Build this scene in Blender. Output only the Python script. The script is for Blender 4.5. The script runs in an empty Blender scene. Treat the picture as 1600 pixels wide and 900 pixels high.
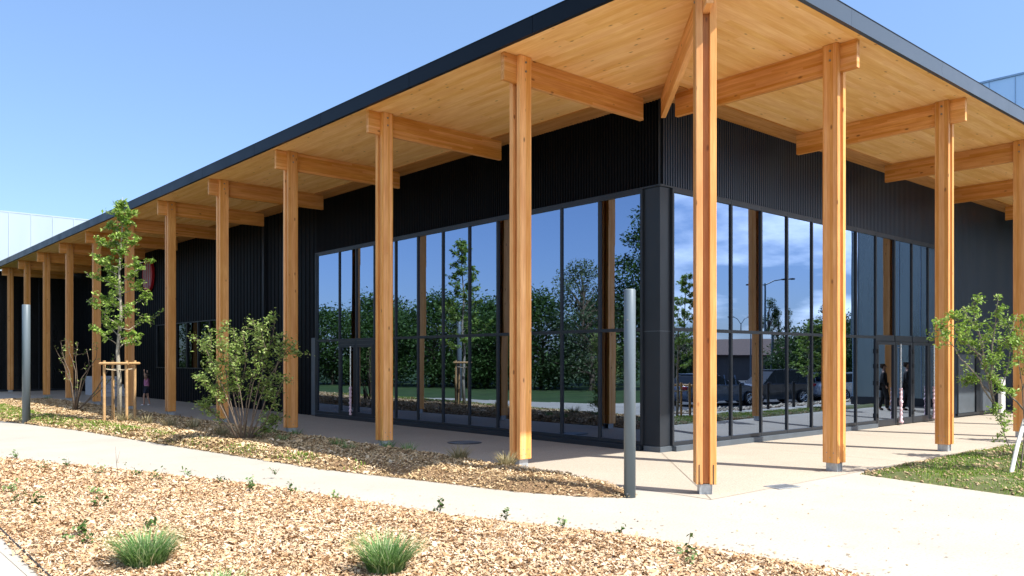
import bpy, bmesh, math, random
import numpy as np
from mathutils import Vector, Matrix
R = math.radians
rng = np.random.default_rng(7)
random.seed(7)
sc = bpy.context.scene
COL = sc.collection

# ---------------------------------------------------------------- camera
cam = bpy.data.cameras.new('camera'); camo = bpy.data.objects.new('camera', cam); COL.objects.link(camo)
CX, CY, HC, YAW, FPX, YH = -8.237, -5.854, 1.6, 0.8497, 1289.4, 562.0
camo.location = (CX, CY, HC)
camo.rotation_euler = (R(90), 0, YAW - R(90))
cam.sensor_width = 36; cam.lens = 36*FPX/1600; cam.shift_y = (YH-450)/1600
cam.clip_start = .1; cam.clip_end = 3000
sc.camera = camo
# ---------------------------------------------------------------- sun and sky
SUN_EL = R(54.8)
SD = Vector((.335*math.cos(SUN_EL), -.942*math.cos(SUN_EL), math.sin(SUN_EL))).normalized()   # towards the sun
sl = bpy.data.lights.new('sun', 'SUN'); sl.energy = 4.6; sl.angle = R(.53); sl.color = (1, .955, .88)
so = bpy.data.objects.new('sun', sl); COL.objects.link(so)
so.rotation_euler = (-SD).to_track_quat('-Z', 'Y').to_euler()
w = bpy.data.worlds.new('World'); sc.world = w; w.use_nodes = True
nt = w.node_tree; nd = nt.nodes; lk = nt.links
bg = nd['Background']; bg.inputs[1].default_value = .124
sky = nd.new('ShaderNodeTexSky'); sky.sky_type = 'NISHITA'; sky.sun_disc = False
sky.sun_elevation = SUN_EL; sky.sun_rotation = math.atan2(SD.x, SD.y)
sky.air_density = .9; sky.dust_density = .55; sky.ozone_density = 2.0; sky.altitude = 0
# fair-weather clouds in the southern part of the sky only
tc = nd.new('ShaderNodeTexCoord'); sx = nd.new('ShaderNodeSeparateXYZ'); lk.new(tc.outputs['Generated'], sx.inputs[0])
def wm(op, a, b=None, c=None, clamp=False):
    n = nd.new('ShaderNodeMath'); n.operation = op; n.use_clamp = clamp
    for i, v in enumerate((a, b, c)):
        if v is None: continue
        if isinstance(v, (int, float)): n.inputs[i].default_value = v
        else: lk.new(v, n.inputs[i])
    return n.outputs[0]
den = wm('ADD', sx.outputs[2], .22)
px_ = wm('DIVIDE', sx.outputs[0], den); py_ = wm('DIVIDE', sx.outputs[1], den)
cb = nd.new('ShaderNodeCombineXYZ'); lk.new(px_, cb.inputs[0]); lk.new(py_, cb.inputs[1])
nz = nd.new('ShaderNodeTexNoise'); nz.inputs['Scale'].default_value = 1.5; nz.inputs['Detail'].default_value = 9; nz.inputs['Roughness'].default_value = .56
lk.new(cb.outputs[0], nz.inputs['Vector'])
cr = nd.new('ShaderNodeMapRange'); cr.inputs[1].default_value = .43; cr.inputs[2].default_value = .63; lk.new(nz.outputs[0], cr.inputs[0])
south = nd.new('ShaderNodeMapRange'); south.inputs[1].default_value = .15; south.inputs[2].default_value = -.45; lk.new(sx.outputs[1], south.inputs[0])
up_ = nd.new('ShaderNodeMapRange'); up_.inputs[1].default_value = .0; up_.inputs[2].default_value = .06; lk.new(sx.outputs[2], up_.inputs[0])
cf = wm('MULTIPLY', wm('MULTIPLY', wm('MULTIPLY', cr.outputs[0], south.outputs[0]), up_.outputs[0]), .75)
mxs = nd.new('ShaderNodeMix'); mxs.data_type = 'RGBA'; lk.new(cf, mxs.inputs[0]); lk.new(sky.outputs[0], mxs.inputs[6]); mxs.inputs[7].default_value = (13.5, 14, 15, 1)
hz = nd.new('ShaderNodeMapRange'); hz.inputs[1].default_value = .0; hz.inputs[2].default_value = .42; lk.new(sx.outputs[2], hz.inputs[0])
hm = nd.new('ShaderNodeMix'); hm.data_type = 'RGBA'; lk.new(hz.outputs[0], hm.inputs[0]); hm.inputs[6].default_value = (.50, .56, .74, 1); hm.inputs[7].default_value = (.94, .99, 1.03, 1)
ml = nd.new('ShaderNodeMix'); ml.data_type = 'RGBA'; ml.blend_type = 'MULTIPLY'; ml.inputs[0].default_value = 1; lk.new(sky.outputs[0], ml.inputs[6]); lk.new(hm.outputs[2], ml.inputs[7]); lk.new(ml.outputs[2], mxs.inputs[6])
lk.new(mxs.outputs[2], bg.inputs[0])
sc.view_settings.view_transform = 'Standard'; sc.view_settings.look = 'None'
sc.view_settings.gamma = 1; sc.view_settings.exposure = 1.09; sc.view_settings.use_curve_mapping = False
sc.cycles.max_bounces = 8; sc.cycles.diffuse_bounces = 4; sc.cycles.glossy_bounces = 4; sc.cycles.transparent_max_bounces = 12
sc.cycles.caustics_reflective = False; sc.cycles.caustics_refractive = False
sc.cycles.use_denoising = True

# ---------------------------------------------------------------- survey helper: a pixel of the survey photo (1600x900) on the plane z=h
FW = Vector((math.cos(YAW), math.sin(YAW), 0)); RT = Vector((math.sin(YAW), -math.cos(YAW), 0)); CP = Vector((CX, CY, HC))
def G(x, y, z=0.0):
    r = FW + RT*((x-800)/FPX) + Vector((0, 0, 1))*((YH-y)/FPX)
    return CP + r*((z-HC)/r.z)
def atdepth(x, y, d):
    return CP + (FW + RT*((x-800)/FPX) + Vector((0, 0, 1))*((YH-y)/FPX))*d

# ---------------------------------------------------------------- materials
def newmat(name):
    m = bpy.data.materials.new(name); m.use_nodes = True
    return m, m.node_tree.nodes, m.node_tree.links, m.node_tree.nodes['Principled BSDF']
class NB:
    def __init__(s, name):
        s.m, s.n, s.l, s.p = newmat(name)
    def new(s, t, **k):
        n = s.n.new('ShaderNode'+t)
        for a, b in k.items(): setattr(n, a, b)
        return n
    def put(s, sock, v):
        if isinstance(v, (int, float)): sock.default_value = v
        elif isinstance(v, tuple): sock.default_value = v if len(v) == len(sock.default_value) else (*v, 1)
        else: s.l.new(v, sock)
    def math(s, op, a, b=None, clamp=False):
        n = s.new('Math', operation=op, use_clamp=clamp); s.put(n.inputs[0], a)
        if b is not None: s.put(n.inputs[1], b)
        return n.outputs[0]
    def coord(s, kind='Object', scale=(1, 1, 1), loc=None):
        t = s.new('TexCoord'); mp = s.new('Mapping'); s.l.new(t.outputs[kind], mp.inputs[0]); mp.inputs['Scale'].default_value = scale
        if loc is not None: s.l.new(loc, mp.inputs['Location'])
        return mp.outputs[0]
    def world(s, scale=(1, 1, 1)):
        g = s.new('NewGeometry'); mp = s.new('Mapping'); s.l.new(g.outputs['Position'], mp.inputs[0]); mp.inputs['Scale'].default_value = scale
        return mp.outputs[0]
    def noise(s, v, scale, detail=4, rough=.55):
        n = s.new('TexNoise'); s.l.new(v, n.inputs['Vector']); n.inputs['Scale'].default_value = scale; n.inputs['Detail'].default_value = detail; n.inputs['Roughness'].default_value = rough
        return n.outputs[0]
    def ramp(s, f, a, b, c0, c1):
        r = s.new('MapRange'); s.l.new(f, r.inputs[0]); r.inputs[1].default_value = a; r.inputs[2].default_value = b
        return s.mix(r.outputs[0], c0, c1)
    def rng(s, f, a, b, lo=0., hi=1.):
        r = s.new('MapRange'); s.l.new(f, r.inputs[0])
        for i, v in enumerate((a, b, lo, hi)): r.inputs[i+1].default_value = v
        return r.outputs[0]
    def mix(s, f, a, b, blend='MIX'):
        n = s.new('Mix', data_type='RGBA', blend_type=blend); s.put(n.inputs[0], f); s.put(n.inputs[6], a); s.put(n.inputs[7], b)
        return n.outputs[2]
    def bump(s, h, dist=.01, strength=.5):
        b = s.new('Bump'); s.l.new(h, b.inputs['Height']); b.inputs['Distance'].default_value = dist; b.inputs['Strength'].default_value = strength
        s.l.new(b.outputs[0], s.p.inputs['Normal'])
    def fin(s, col, rough=.6, metal=0., spec=None):
        s.put(s.p.inputs['Base Color'], col); s.put(s.p.inputs['Roughness'], rough); s.put(s.p.inputs['Metallic'], metal)
        if spec is not None: s.p.inputs['Specular IOR Level'].default_value = spec
        return s.m

def wood(name, axis, dark, light, lam=.045, lamaxis=None, board=None, rough=.55, knots=1.0):
    """sawn spruce: grain stretched along axis, laminations across, knots"""
    b = NB(name)
    oi = b.new('ObjectInfo'); cx = b.new('CombineXYZ')
    for i in range(3): b.l.new(b.math('MULTIPLY', oi.outputs['Random'], 17.3+9*i), cx.inputs[i])
    a = 'XYZ'.index(axis)
    s1 = [1, 1, 1]; s1[a] = .05
    v = b.coord('Object', tuple(s1), cx.outputs[0])
    g1 = b.noise(v, 42, 5, .65)
    s2 = [1, 1, 1]; s2[a] = .16
    g2 = b.noise(b.coord('Object', tuple(s2), cx.outputs[0]), 7, 3, .6)
    c = b.ramp(g1, .32, .68, dark, light)
    c = b.mix(b.rng(g2, .35, .7, 0, .55), c, (dark[0]*.86, dark[1]*.74, dark[2]*.62))
    # laminations / boards
    sep = b.new('SeparateXYZ'); b.l.new(b.coord('Object'), sep.inputs[0])
    la = 'XYZ'.index(lamaxis) if lamaxis else (0 if a != 0 else 2)
    row = b.math('FLOOR', b.math('DIVIDE', sep.outputs[la], lam))
    ends = b.math('FLOOR', b.math('ADD', b.math('DIVIDE', sep.outputs[a], board or 1.7), b.math('MULTIPLY', row, .377)))
    cc = b.new('CombineXYZ'); b.l.new(row, cc.inputs[0]); b.l.new(ends, cc.inputs[1]); b.l.new(oi.outputs['Random'], cc.inputs[2])
    wn = b.new('TexWhiteNoise', noise_dimensions='3D'); b.l.new(cc.outputs[0], wn.inputs['Vector'])
    c = b.mix(1.0, c, b.mix(oi.outputs['Random'], (.80, .76, .72), (1.06, 1.05, 1.04)) if lam < .1 else (1., 1., 1.), 'MULTIPLY')
    hs = b.new('HueSaturation'); b.l.new(c, hs.inputs['Color']); b.l.new(b.rng(wn.outputs['Value'], 0, 1, .94, 1.05) if lam > .1 else b.rng(wn.outputs['Value'], 0, 1, .88, 1.08), hs.inputs['Value'])
    b.l.new(b.rng(wn.outputs['Value'], 0, 1, 1.06, .93), hs.inputs['Saturation'])
    c = hs.outputs[0]
    # thin glue line
    fr = b.math('FRACT', b.math('DIVIDE', sep.outputs[la], lam))
    c = b.mix(b.rng(fr, .0, .05, .22 if lam < .1 else .10, 0), c, (dark[0]*.5, dark[1]*.42, dark[2]*.35))
    # knots: small dark ovals
    s3 = [1, 1, 1]; s3[a] = .45
    vo = b.new('TexVoronoi'); b.l.new(b.coord('Object', tuple(s3), cx.outputs[0]), vo.inputs['Vector']); vo.inputs['Scale'].default_value = 7.5
    sel = b.new('SeparateColor'); b.l.new(vo.outputs['Color'], sel.inputs[0])
    kn = b.math('MULTIPLY', b.rng(vo.outputs['Distance'], .07, .16, .8*knots, 0), b.rng(sel.outputs[0], .50, .54))
    c = b.mix(kn, c, (.16, .055, .014))
    b.bump(g1, .003, .35)
    return b.fin(c, rough, 0, .35)

M = {}
CD, CL = (.68, .295, .080), (.90, .48, .165)
M['wood_z'] = wood('timber_upright', 'Z', CD, CL, .045, 'X', 60)
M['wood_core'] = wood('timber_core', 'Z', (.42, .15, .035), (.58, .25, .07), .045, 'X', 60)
M['wood_x'] = wood('timber_beam', 'X', CD, CL, .042, 'Z', 2.1)
SDk, SLt = (.84, .47, .165), (.96, .63, .27)
M['soffit_y'] = wood('soffit_boards_y', 'Y', SDk, SLt, .115, 'X', 2.4, knots=.8)
M['soffit_x'] = wood('soffit_boards_x', 'X', SDk, SLt, .115, 'Y', 2.4, knots=.8)
M['ledger_y'] = wood('ledger_y', 'Y', (.52, .24, .07), (.70, .37, .13), .045, 'X', 2)
M['ledger_x'] = wood('ledger_x', 'X', (.52, .24, .07), (.70, .37, .13), .045, 'Y', 2)

def plain(name, col, rough=.5, metal=0., var=.12, scale=6, bump=0, spec=None, streak=False):
    b = NB(name)
    v = b.world((1, 1, .12) if streak else (1, 1, 1))
    n = b.noise(v, scale, 5, .6)
    lo = tuple(c*(1-var) for c in col); hi = tuple(min(1, c*(1+var)) for c in col)
    c = b.ramp(n, .3, .7, lo, hi)
    if bump: b.bump(b.noise(b.world(), scale*8, 3), bump, .4)
    return b.fin(c, b.rng(n, .3, .7, max(.02, rough-.06), min(1, rough+.06)), metal, spec)
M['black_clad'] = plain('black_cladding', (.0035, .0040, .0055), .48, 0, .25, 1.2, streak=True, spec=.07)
M['sheen_clad'] = plain('sky_sheen_cladding', (.009, .021, .042), .36, 0, .2, 1.2, streak=True, spec=.5)  # same cladding as black_clad, with bluish sky sheen painted into its colour
M['far_clad'] = plain('far_dark_cladding', (.006, .007, .008), .25, 0, .2, .8, streak=True, spec=.4)
M['frame'] = plain('anthracite_frame', (.016, .020, .026), .38, 0, .1, 3, spec=.4)
M['plinth'] = plain('grey_plinth', (.075, .09, .105), .45, 0, .15, 3)
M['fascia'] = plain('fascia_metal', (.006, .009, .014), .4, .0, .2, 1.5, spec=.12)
M['fascia_sheen'] = plain('fascia_sky_sheen', (.035, .052, .075), .38, .2, .12, 1.5)  # south run of the same fascia metal, coloured paler to imitate reflected sky
M['galv'] = plain('galvanised_steel', (.40, .42, .43), .42, .55, .2, 20)
M['steel'] = plain('brushed_steel', (.55, .55, .55), .28, .9, .1, 12)
M['bolt'] = plain('bolt_steel', (.25, .25, .26), .4, .7, .1, 30)
M['bollard'] = plain('grey_painted_steel', (.105, .135, .155), .42, .1, .12, 2, streak=True)
M['manhole'] = plain('cast_iron', (.035, .035, .036), .6, .5, .2, 20)
M['dark_in'] = plain('dark_interior', (.02, .022, .024), .8, 0, .2, 2)
M['int_floor'] = plain('interior_floor', (.10, .105, .10), .5, 0, .2, 2)
M['white_pan'] = plain('white_metal_panel', (.34, .41, .46), .35, .1, .04, 1.2, streak=True)
M['seam'] = plain('panel_seam', (.36, .43, .485), .5, 0, .04, 3)
M['sky_pan'] = plain('sky_sheen_panel', (.56, .76, .98), .3, .25, .06, 1.0, streak=True)  # pale blue base colour stands in for sky mirrored by the upper wall
M['dark_steel'] = plain('dark_brushed_steel', (.22, .26, .26), .30, .8, .2, 1.0, streak=True)
M['sky_seam'] = plain('sky_panel_seam', (.30, .44, .60), .4, .2, .05, 2)  # seams carry the panels' painted sky tint
M['joint'] = plain('paving_joint', (.20, .17, .13), .9)
M['white_conc'] = plain('white_concrete', (.45, .47, .5), .7, 0, .1, 4)
M['white_paint'] = plain('white_paint', (.78, .77, .73), .5, 0, .06, 9)
M['red'] = plain('red_paint', (.42, .012, .022), .4, 0, .1, 5)
M['trunk'] = plain('pale_bark', (.30, .27, .21), .85, 0, .35, 30, bump=.004)
M['bark_grey'] = plain('grey_brown_bark', (.17, .14, .11), .85, 0, .4, 30, bump=.004)
M['bark'] = plain('brown_bark', (.13, .095, .065), .9, 0, .35, 25, bump=.004)
M['stake'] = plain('stake_wood', (.42, .255, .11), .75, 0, .25, 14)
M['strap'] = plain('hessian_strap', (.45, .38, .27), .9)
M['wrap'] = plain('pink_wrap', (.70, .50, .54), .5, 0, .25, 25)
M['skin'] = plain('skin', (.42, .24, .16), .6)
M['hair'] = plain('hair', (.03, .018, .012), .7)
M['cloth_pink'] = plain('pink_cloth', (.42, .16, .30), .85)
M['cloth_navy'] = plain('navy_cloth', (.015, .018, .035), .85)
M['cloth_black'] = plain('black_cloth', (.012, .012, .013), .85)
M['shoe'] = plain('white_shoe', (.6, .6, .62), .6)
M['tyre'] = plain('tyre_rubber', (.015, .015, .016), .8)
M['rim'] = plain('alloy_rim', (.5, .5, .52), .3, .8)
M['carglass'] = plain('car_glass', (.010, .013, .016), .06, 0, .1, 2, spec=.35)
M['lamp_red'] = plain('tail_lamp_red', (.45, .01, .02), .2)
M['lamp_clear'] = plain('head_lamp', (.6, .62, .64), .15)
M['car_blue'] = plain('dark_blue_car_paint', (.07, .10, .15), .2, .1, .05, 2)
M['car_black'] = plain('black_car_paint', (.03, .034, .045), .18, .1, .05, 2)
M['car_silver'] = plain('silver_car_paint', (.42, .45, .49), .28, .5, .04, 2)
M['tile'] = plain('clay_tiles', (.10, .055, .04), .8, 0, .4, 4, bump=.03)
M['render'] = plain('rendered_wall', (.16, .13, .11), .85, 0, .1, 2)
M['stone'] = plain('pale_stone', (.46, .38, .28), .85, 0, .25, 5)
M['asphalt'] = plain('asphalt', (.055, .055, .057), .85, 0, .2, 6)
M['concrete'] = plain('grey_concrete', (.36, .34, .31), .8, 0, .14, 5)

def ground_mat(name, base, speck_lo, speck_hi, sscale, spk=.5, patch=.1, bump=.002, stain=0):
    b = NB(name); v = b.world()
    n1 = b.noise(v, .7, 4, .6); n2 = b.noise(v, sscale, 2, .7)
    c = b.ramp(n1, .3, .7, tuple(x*(1-patch) for x in base), tuple(min(1, x*(1+patch)) for x in base))
    c = b.mix(b.rng(n2, .56, .68, 0, spk), c, speck_lo)
    c = b.mix(b.rng(n2, .40, .30, 0, spk), c, speck_hi)
    if stain:
        n3 = b.noise(b.world((1, 1, 1)), 2.3, 6, .75)
        c = b.mix(b.rng(n3, .58, .72, 0, stain), c, tuple(x*.72 for x in base))
    b.bump(n2, bump, .5)
    return b.fin(c, .85, 0, .3)
M['paving'] = ground_mat('aggregate_paving', (.355, .308, .248), (.20, .165, .125), (.52, .47, .40), 46, .7, .06, .003, .3)
M['path'] = ground_mat('cream_path', (.365, .335, .285), (.25, .215, .17), (.42, .39, .34), 42, .7, .08, .002, .6)
M['pavement'] = ground_mat('old_concrete', (.40, .365, .31), (.33, .29, .23), (.6, .56, .5), 50, .5, .12, .002, .5)
M['soil'] = ground_mat('mulch_base', (.20, .125, .065), (.10, .055, .028), (.38, .26, .15), 45, .8, .2, .008)
M['earth'] = ground_mat('lawn_soil', (.085, .10, .035), (.20, .145, .075), (.055, .085, .02), 9, .8, .3, .01)
M['ground'] = ground_mat('rough_grass', (.030, .060, .014), (.085, .085, .035), (.022, .045, .010), 1.3, .6, .3, .01)

def attr_mat(name, stops, rough=.7, trans=0.):
    """colour picked per chip/leaf by the 'tone' attribute"""
    b = NB(name); a = b.new('Attribute'); a.attribute_name = 'tone'
    r = b.new('ValToRGB'); b.l.new(a.outputs['Fac'], r.inputs[0]); e = r.color_ramp.elements
    while len(e) < len(stops): e.new(.5)
    for i, (p, c) in enumerate(stops): e[i].position = p; e[i].color = (*c, 1)
    m = b.fin(r.outputs[0], rough, 0, .3)
    if trans:
        t = b.new('BsdfTranslucent'); b.l.new(r.outputs[0], t.inputs[0]); mx = b.new('MixShader'); mx.inputs[0].default_value = trans
        out = b.n['Material Output']; b.l.new(b.p.outputs[0], mx.inputs[1]); b.l.new(t.outputs[0], mx.inputs[2]); b.l.new(mx.outputs[0], out.inputs[0])
    return m
M['chips'] = attr_mat('wood_chips', [(0, (.17, .085, .035)), (.14, (.37, .215, .10)), (.5, (.49, .335, .195)), (1, (.63, .51, .37))])
M['chips2'] = attr_mat('bark_chips', [(0, (.14, .09, .045)), (.35, (.38, .26, .13)), (.7, (.52, .38, .21)), (1, (.66, .54, .38))])
M['leaf'] = attr_mat('leaves_light', [(0, (.07, .14, .018)), (.5, (.20, .33, .045)), (1, (.42, .52, .15))], .5, .4)
M['leaf_y'] = attr_mat('leaves_yellow', [(0, (.07, .13, .02)), (.5, (.20, .29, .06)), (1, (.46, .54, .20))], .5, .4)
M['leaf_far'] = attr_mat('leaves_far', [(0, (.02, .05, .009)), (.5, (.045, .10, .018)), (1, (.10, .17, .04))], .6, .3)
M['leaf_grey'] = attr_mat('leaves_willow', [(0, (.05, .085, .03)), (1, (.15, .2, .10))], .6, .3)
M['blade'] = attr_mat('grass_blades', [(0, (.06, .14, .03)), (.5, (.16, .30, .08)), (.85, (.30, .42, .19)), (1, (.50, .50, .30))], .5, .35)
M['blade_dry'] = attr_mat('dry_blades', [(0, (.16, .15, .06)), (1, (.50, .42, .24))], .6, .35)
M['lawn'] = attr_mat('lawn_blades', [(0, (.07, .15, .015)), (.6, (.17, .29, .03)), (1, (.32, .40, .08))], .6, .35)
M['clod'] = attr_mat('soil_clods', [(0, (.19, .135, .07)), (1, (.46, .35, .21))], .9)

# reflective solar-control glass: part mirror, part dark see-through
def glassmat(name, refl, tint, through):
    b = NB(name); b.n.remove(b.p); out = b.n['Material Output']
    g = b.new('BsdfGlossy'); g.inputs['Roughness'].default_value = 0.0; g.inputs['Color'].default_value = (*tint, 1)
    gn = b.noise(b.world(), .35, 2, .5); bp = b.new('Bump'); b.l.new(gn, bp.inputs['Height']); bp.inputs['Distance'].default_value = .012; bp.inputs['Strength'].default_value = .25
    b.l.new(bp.outputs[0], g.inputs['Normal'])
    t = b.new('BsdfTransparent'); t.inputs[0].default_value = (*through, 1)
    fr = b.new('Fresnel'); fr.inputs[0].default_value = 1.5
    f = b.math('ADD', b.math('MULTIPLY', fr.outputs[0], .8), refl, True)
    mx = b.new('MixShader'); b.l.new(f, mx.inputs[0]); b.l.new(t.outputs[0], mx.inputs[1]); b.l.new(g.outputs[0], mx.inputs[2]); b.l.new(mx.outputs[0], out.inputs[0])
    return b.m
M['glass'] = glassmat('solar_glass', .40, (.56, .71, .98), (.15, .19, .19))

M['dark_glass'] = glassmat('dark_window_glass', .06, (.45, .55, .6), (.1, .12, .12))
# ---------------------------------------------------------------- mesh helpers
def each(name, boxes, mat, parent=None, bevel=0):
    return [MB().box(a, b).build(name, mat, parent, bevel) for a, b in boxes]
class MB:
    def __init__(s): s.v = []; s.f = []
    def add(s, vs, fs):
        o = len(s.v); s.v += [tuple(p) for p in vs]; s.f += [tuple(i+o for i in f) for f in fs]; return s
    def box(s, a, b):
        x0, y0, z0 = a; x1, y1, z1 = b
        if x0 > x1: x0, x1 = x1, x0
        if y0 > y1: y0, y1 = y1, y0
        if z0 > z1: z0, z1 = z1, z0
        return s.add([(x0,y0,z0),(x1,y0,z0),(x1,y1,z0),(x0,y1,z0),(x0,y0,z1),(x1,y0,z1),(x1,y1,z1),(x0,y1,z1)],
                     [(0,3,2,1),(4,5,6,7),(0,1,5,4),(1,2,6,5),(2,3,7,6),(3,0,4,7)])
    def tube(s, pts, rad, n=8, cap=True):
        pts = [Vector(p) for p in pts]; o = len(s.v); N = len(pts)
        if isinstance(rad, (int, float)): rad = [rad]*N
        ref = Vector((0, 0, 1)); t0 = (pts[-1]-pts[0]).normalized()
        if abs(t0.z) > .8: ref = Vector((1, 0, 0))
        for i, p in enumerate(pts):
            t = (pts[min(i+1, N-1)]-pts[max(i-1, 0)]).normalized()
            a = t.cross(ref).normalized(); b_ = t.cross(a)
            for k in range(n):
                th = 2*math.pi*k/n; s.v.append(tuple(p + (a*math.cos(th)+b_*math.sin(th))*rad[i]))
        for i in range(N-1):
            for k in range(n):
                k2 = (k+1) % n; s.f.append((o+i*n+k, o+i*n+k2, o+(i+1)*n+k2, o+(i+1)*n+k))
        if cap:
            s.f.append(tuple(o+k for k in range(n))[::-1]); s.f.append(tuple(o+(N-1)*n+k for k in range(n)))
        return s
    def prism(s, outline, a, b, axis='y'):
        """outline in the two other axes, extruded from a to b"""
        n = len(outline); vs = []
        for t in (a, b):
            for p, q in outline:
                vs.append({'y': (p, t, q), 'x': (t, p, q), 'z': (p, q, t)}[axis])
        fs = [tuple(range(n)), tuple(range(n, 2*n))[::-1]] + [(i, i+n, (i+1) % n+n, (i+1) % n) for i in range(n)]
        return s.add(vs, fs)
    def build(s, name, mat, parent=None, bevel=0, smooth=False, kind=None, recalc=True):
        me = bpy.data.meshes.new(name); me.from_pydata(s.v, [], s.f)
        if recalc:
            bm = bmesh.new(); bm.from_mesh(me); bmesh.ops.recalc_face_normals(bm, faces=bm.faces); bm.to_mesh(me); bm.free()
        return finish(me, name, mat, parent, bevel, smooth, kind)
def finish(me, name, mat, parent=None, bevel=0, smooth=False, kind=None):
    me.materials.append(M[mat] if isinstance(mat, str) else mat)
    if smooth: me.polygons.foreach_set('use_smooth', [True]*len(me.polygons))
    o = bpy.data.objects.new(name, me); COL.objects.link(o)
    if parent: o.parent = parent
    if bevel:
        m = o.modifiers.new('bevel', 'BEVEL'); m.width = bevel; m.segments = 2; m.limit_method = 'ANGLE'
    if kind: o['kind'] = kind
    return o
def npmesh(name, V, F, mat, tone=None, parent=None, kind=None):
    """V (n,3), F (m,4) int, tone per vertex"""
    me = bpy.data.meshes.new(name); V = np.asarray(V, dtype=np.float32); F = np.asarray(F, dtype=np.int32); k = F.shape[1]
    me.vertices.add(len(V)); me.vertices.foreach_set('co', V.ravel())
    me.loops.add(F.size); me.loops.foreach_set('vertex_index', F.ravel())
    me.polygons.add(len(F)); me.polygons.foreach_set('loop_start', np.arange(0, F.size, k, dtype=np.int32))
    me.update(calc_edges=True)
    if tone is not None:
        a = me.attributes.new('tone', 'FLOAT', 'POINT'); a.data.foreach_set('value', np.asarray(tone, dtype=np.float32))
    return finish(me, name, mat, parent, 0, False, kind)
def quads(C, U, W, curl=None):
    """diamond leaves/chips: centres C, half-vectors U and W -> V,F"""
    n = len(C); V = np.stack([C-U, C+W, C+U, C-W], 1).reshape(-1, 3); F = np.arange(4*n).reshape(-1, 4); return V, F
def rects(C, U, W):
    n = len(C); V = np.stack([C-U-W, C+U-W, C+U+W, C-U+W], 1).reshape(-1, 3); return V, np.arange(4*n).reshape(-1, 4)
def empty(name, loc=(0, 0, 0), rz=0, label=None, cat=None, group=None):
    o = bpy.data.objects.new(name, None); COL.objects.link(o); o.location = loc; o.rotation_euler = (0, 0, rz); o.empty_display_size = .2
    tag(o, label, cat, group); return o
def tag(o, label=None, cat=None, group=None):
    if label: o['label'] = label
    if cat: o['category'] = cat
    if group: o['group'] = group
    return o
def copy_tree(o, parent=None):
    c = o.copy(); COL.objects.link(c); c.parent = parent
    for ch in list(o.children): copy_tree(ch, c)
    return c

# ================================================================= GROUND
def sheet(name, pts, z, mat, kind='structure'):
    return MB().add([(x, y, z) for x, y in pts], [tuple(range(len(pts)))]).build(name, mat, kind=kind, recalc=False)
gx = [-400, 8, 30, 500]; gy = [-400, -9, -4.2, 600]; gv = []
for yy in gy:
    for xx in gx: gv.append((xx, yy, -.62 if (yy <= -9) else -.035))
MB().add(gv, [(j*4+i, j*4+i+1, j*4+i+5, j*4+i+4) for j in range(3) for i in range(3)]).build('ground', 'ground', kind='structure', recalc=False)
# cream path and plaza (runs under the planting beds)
sheet('path', [(-6.9, -12), (7.5, -12), (7.5, -3.4), (24, -2.75), (24, 5), (6, 5), (-.31, 5), (-.31, 45), (-1.6, 45), (-2.6, 34), (-4.5, 27), (-6.5, 21), (-7.6, 15), (-7.3, 12), (-6.9, 9)], 0, 'path')
sheet('side_pavement', [(-14, -12), (-6.9, -12), (-6.9, 9), (-7.3, 12), (-7.6, 15), (-9.5, 14), (-10.5, 8), (-14, 4)], -.004, 'pavement')
sheet('parking_road', [(8, -60), (90, -60), (90, -9.2), (8, -9.2)], -.60, 'asphalt')
MB().add([(8, -9.25, -.60), (90, -9.25, -.60), (90, -3.9, -.02), (8, -3.9, -.02)], [(0, 1, 2, 3)]).build('side_pavement', 'pavement', kind='structure', recalc=False)
# porch paving: an L round the building
sheet('porch_paving', [(-.31, -.28), (20.7, -.28), (20.7, 3.3), (3.3, 3.3), (3.3, 42), (-.31, 42)], .004, 'paving')

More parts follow.
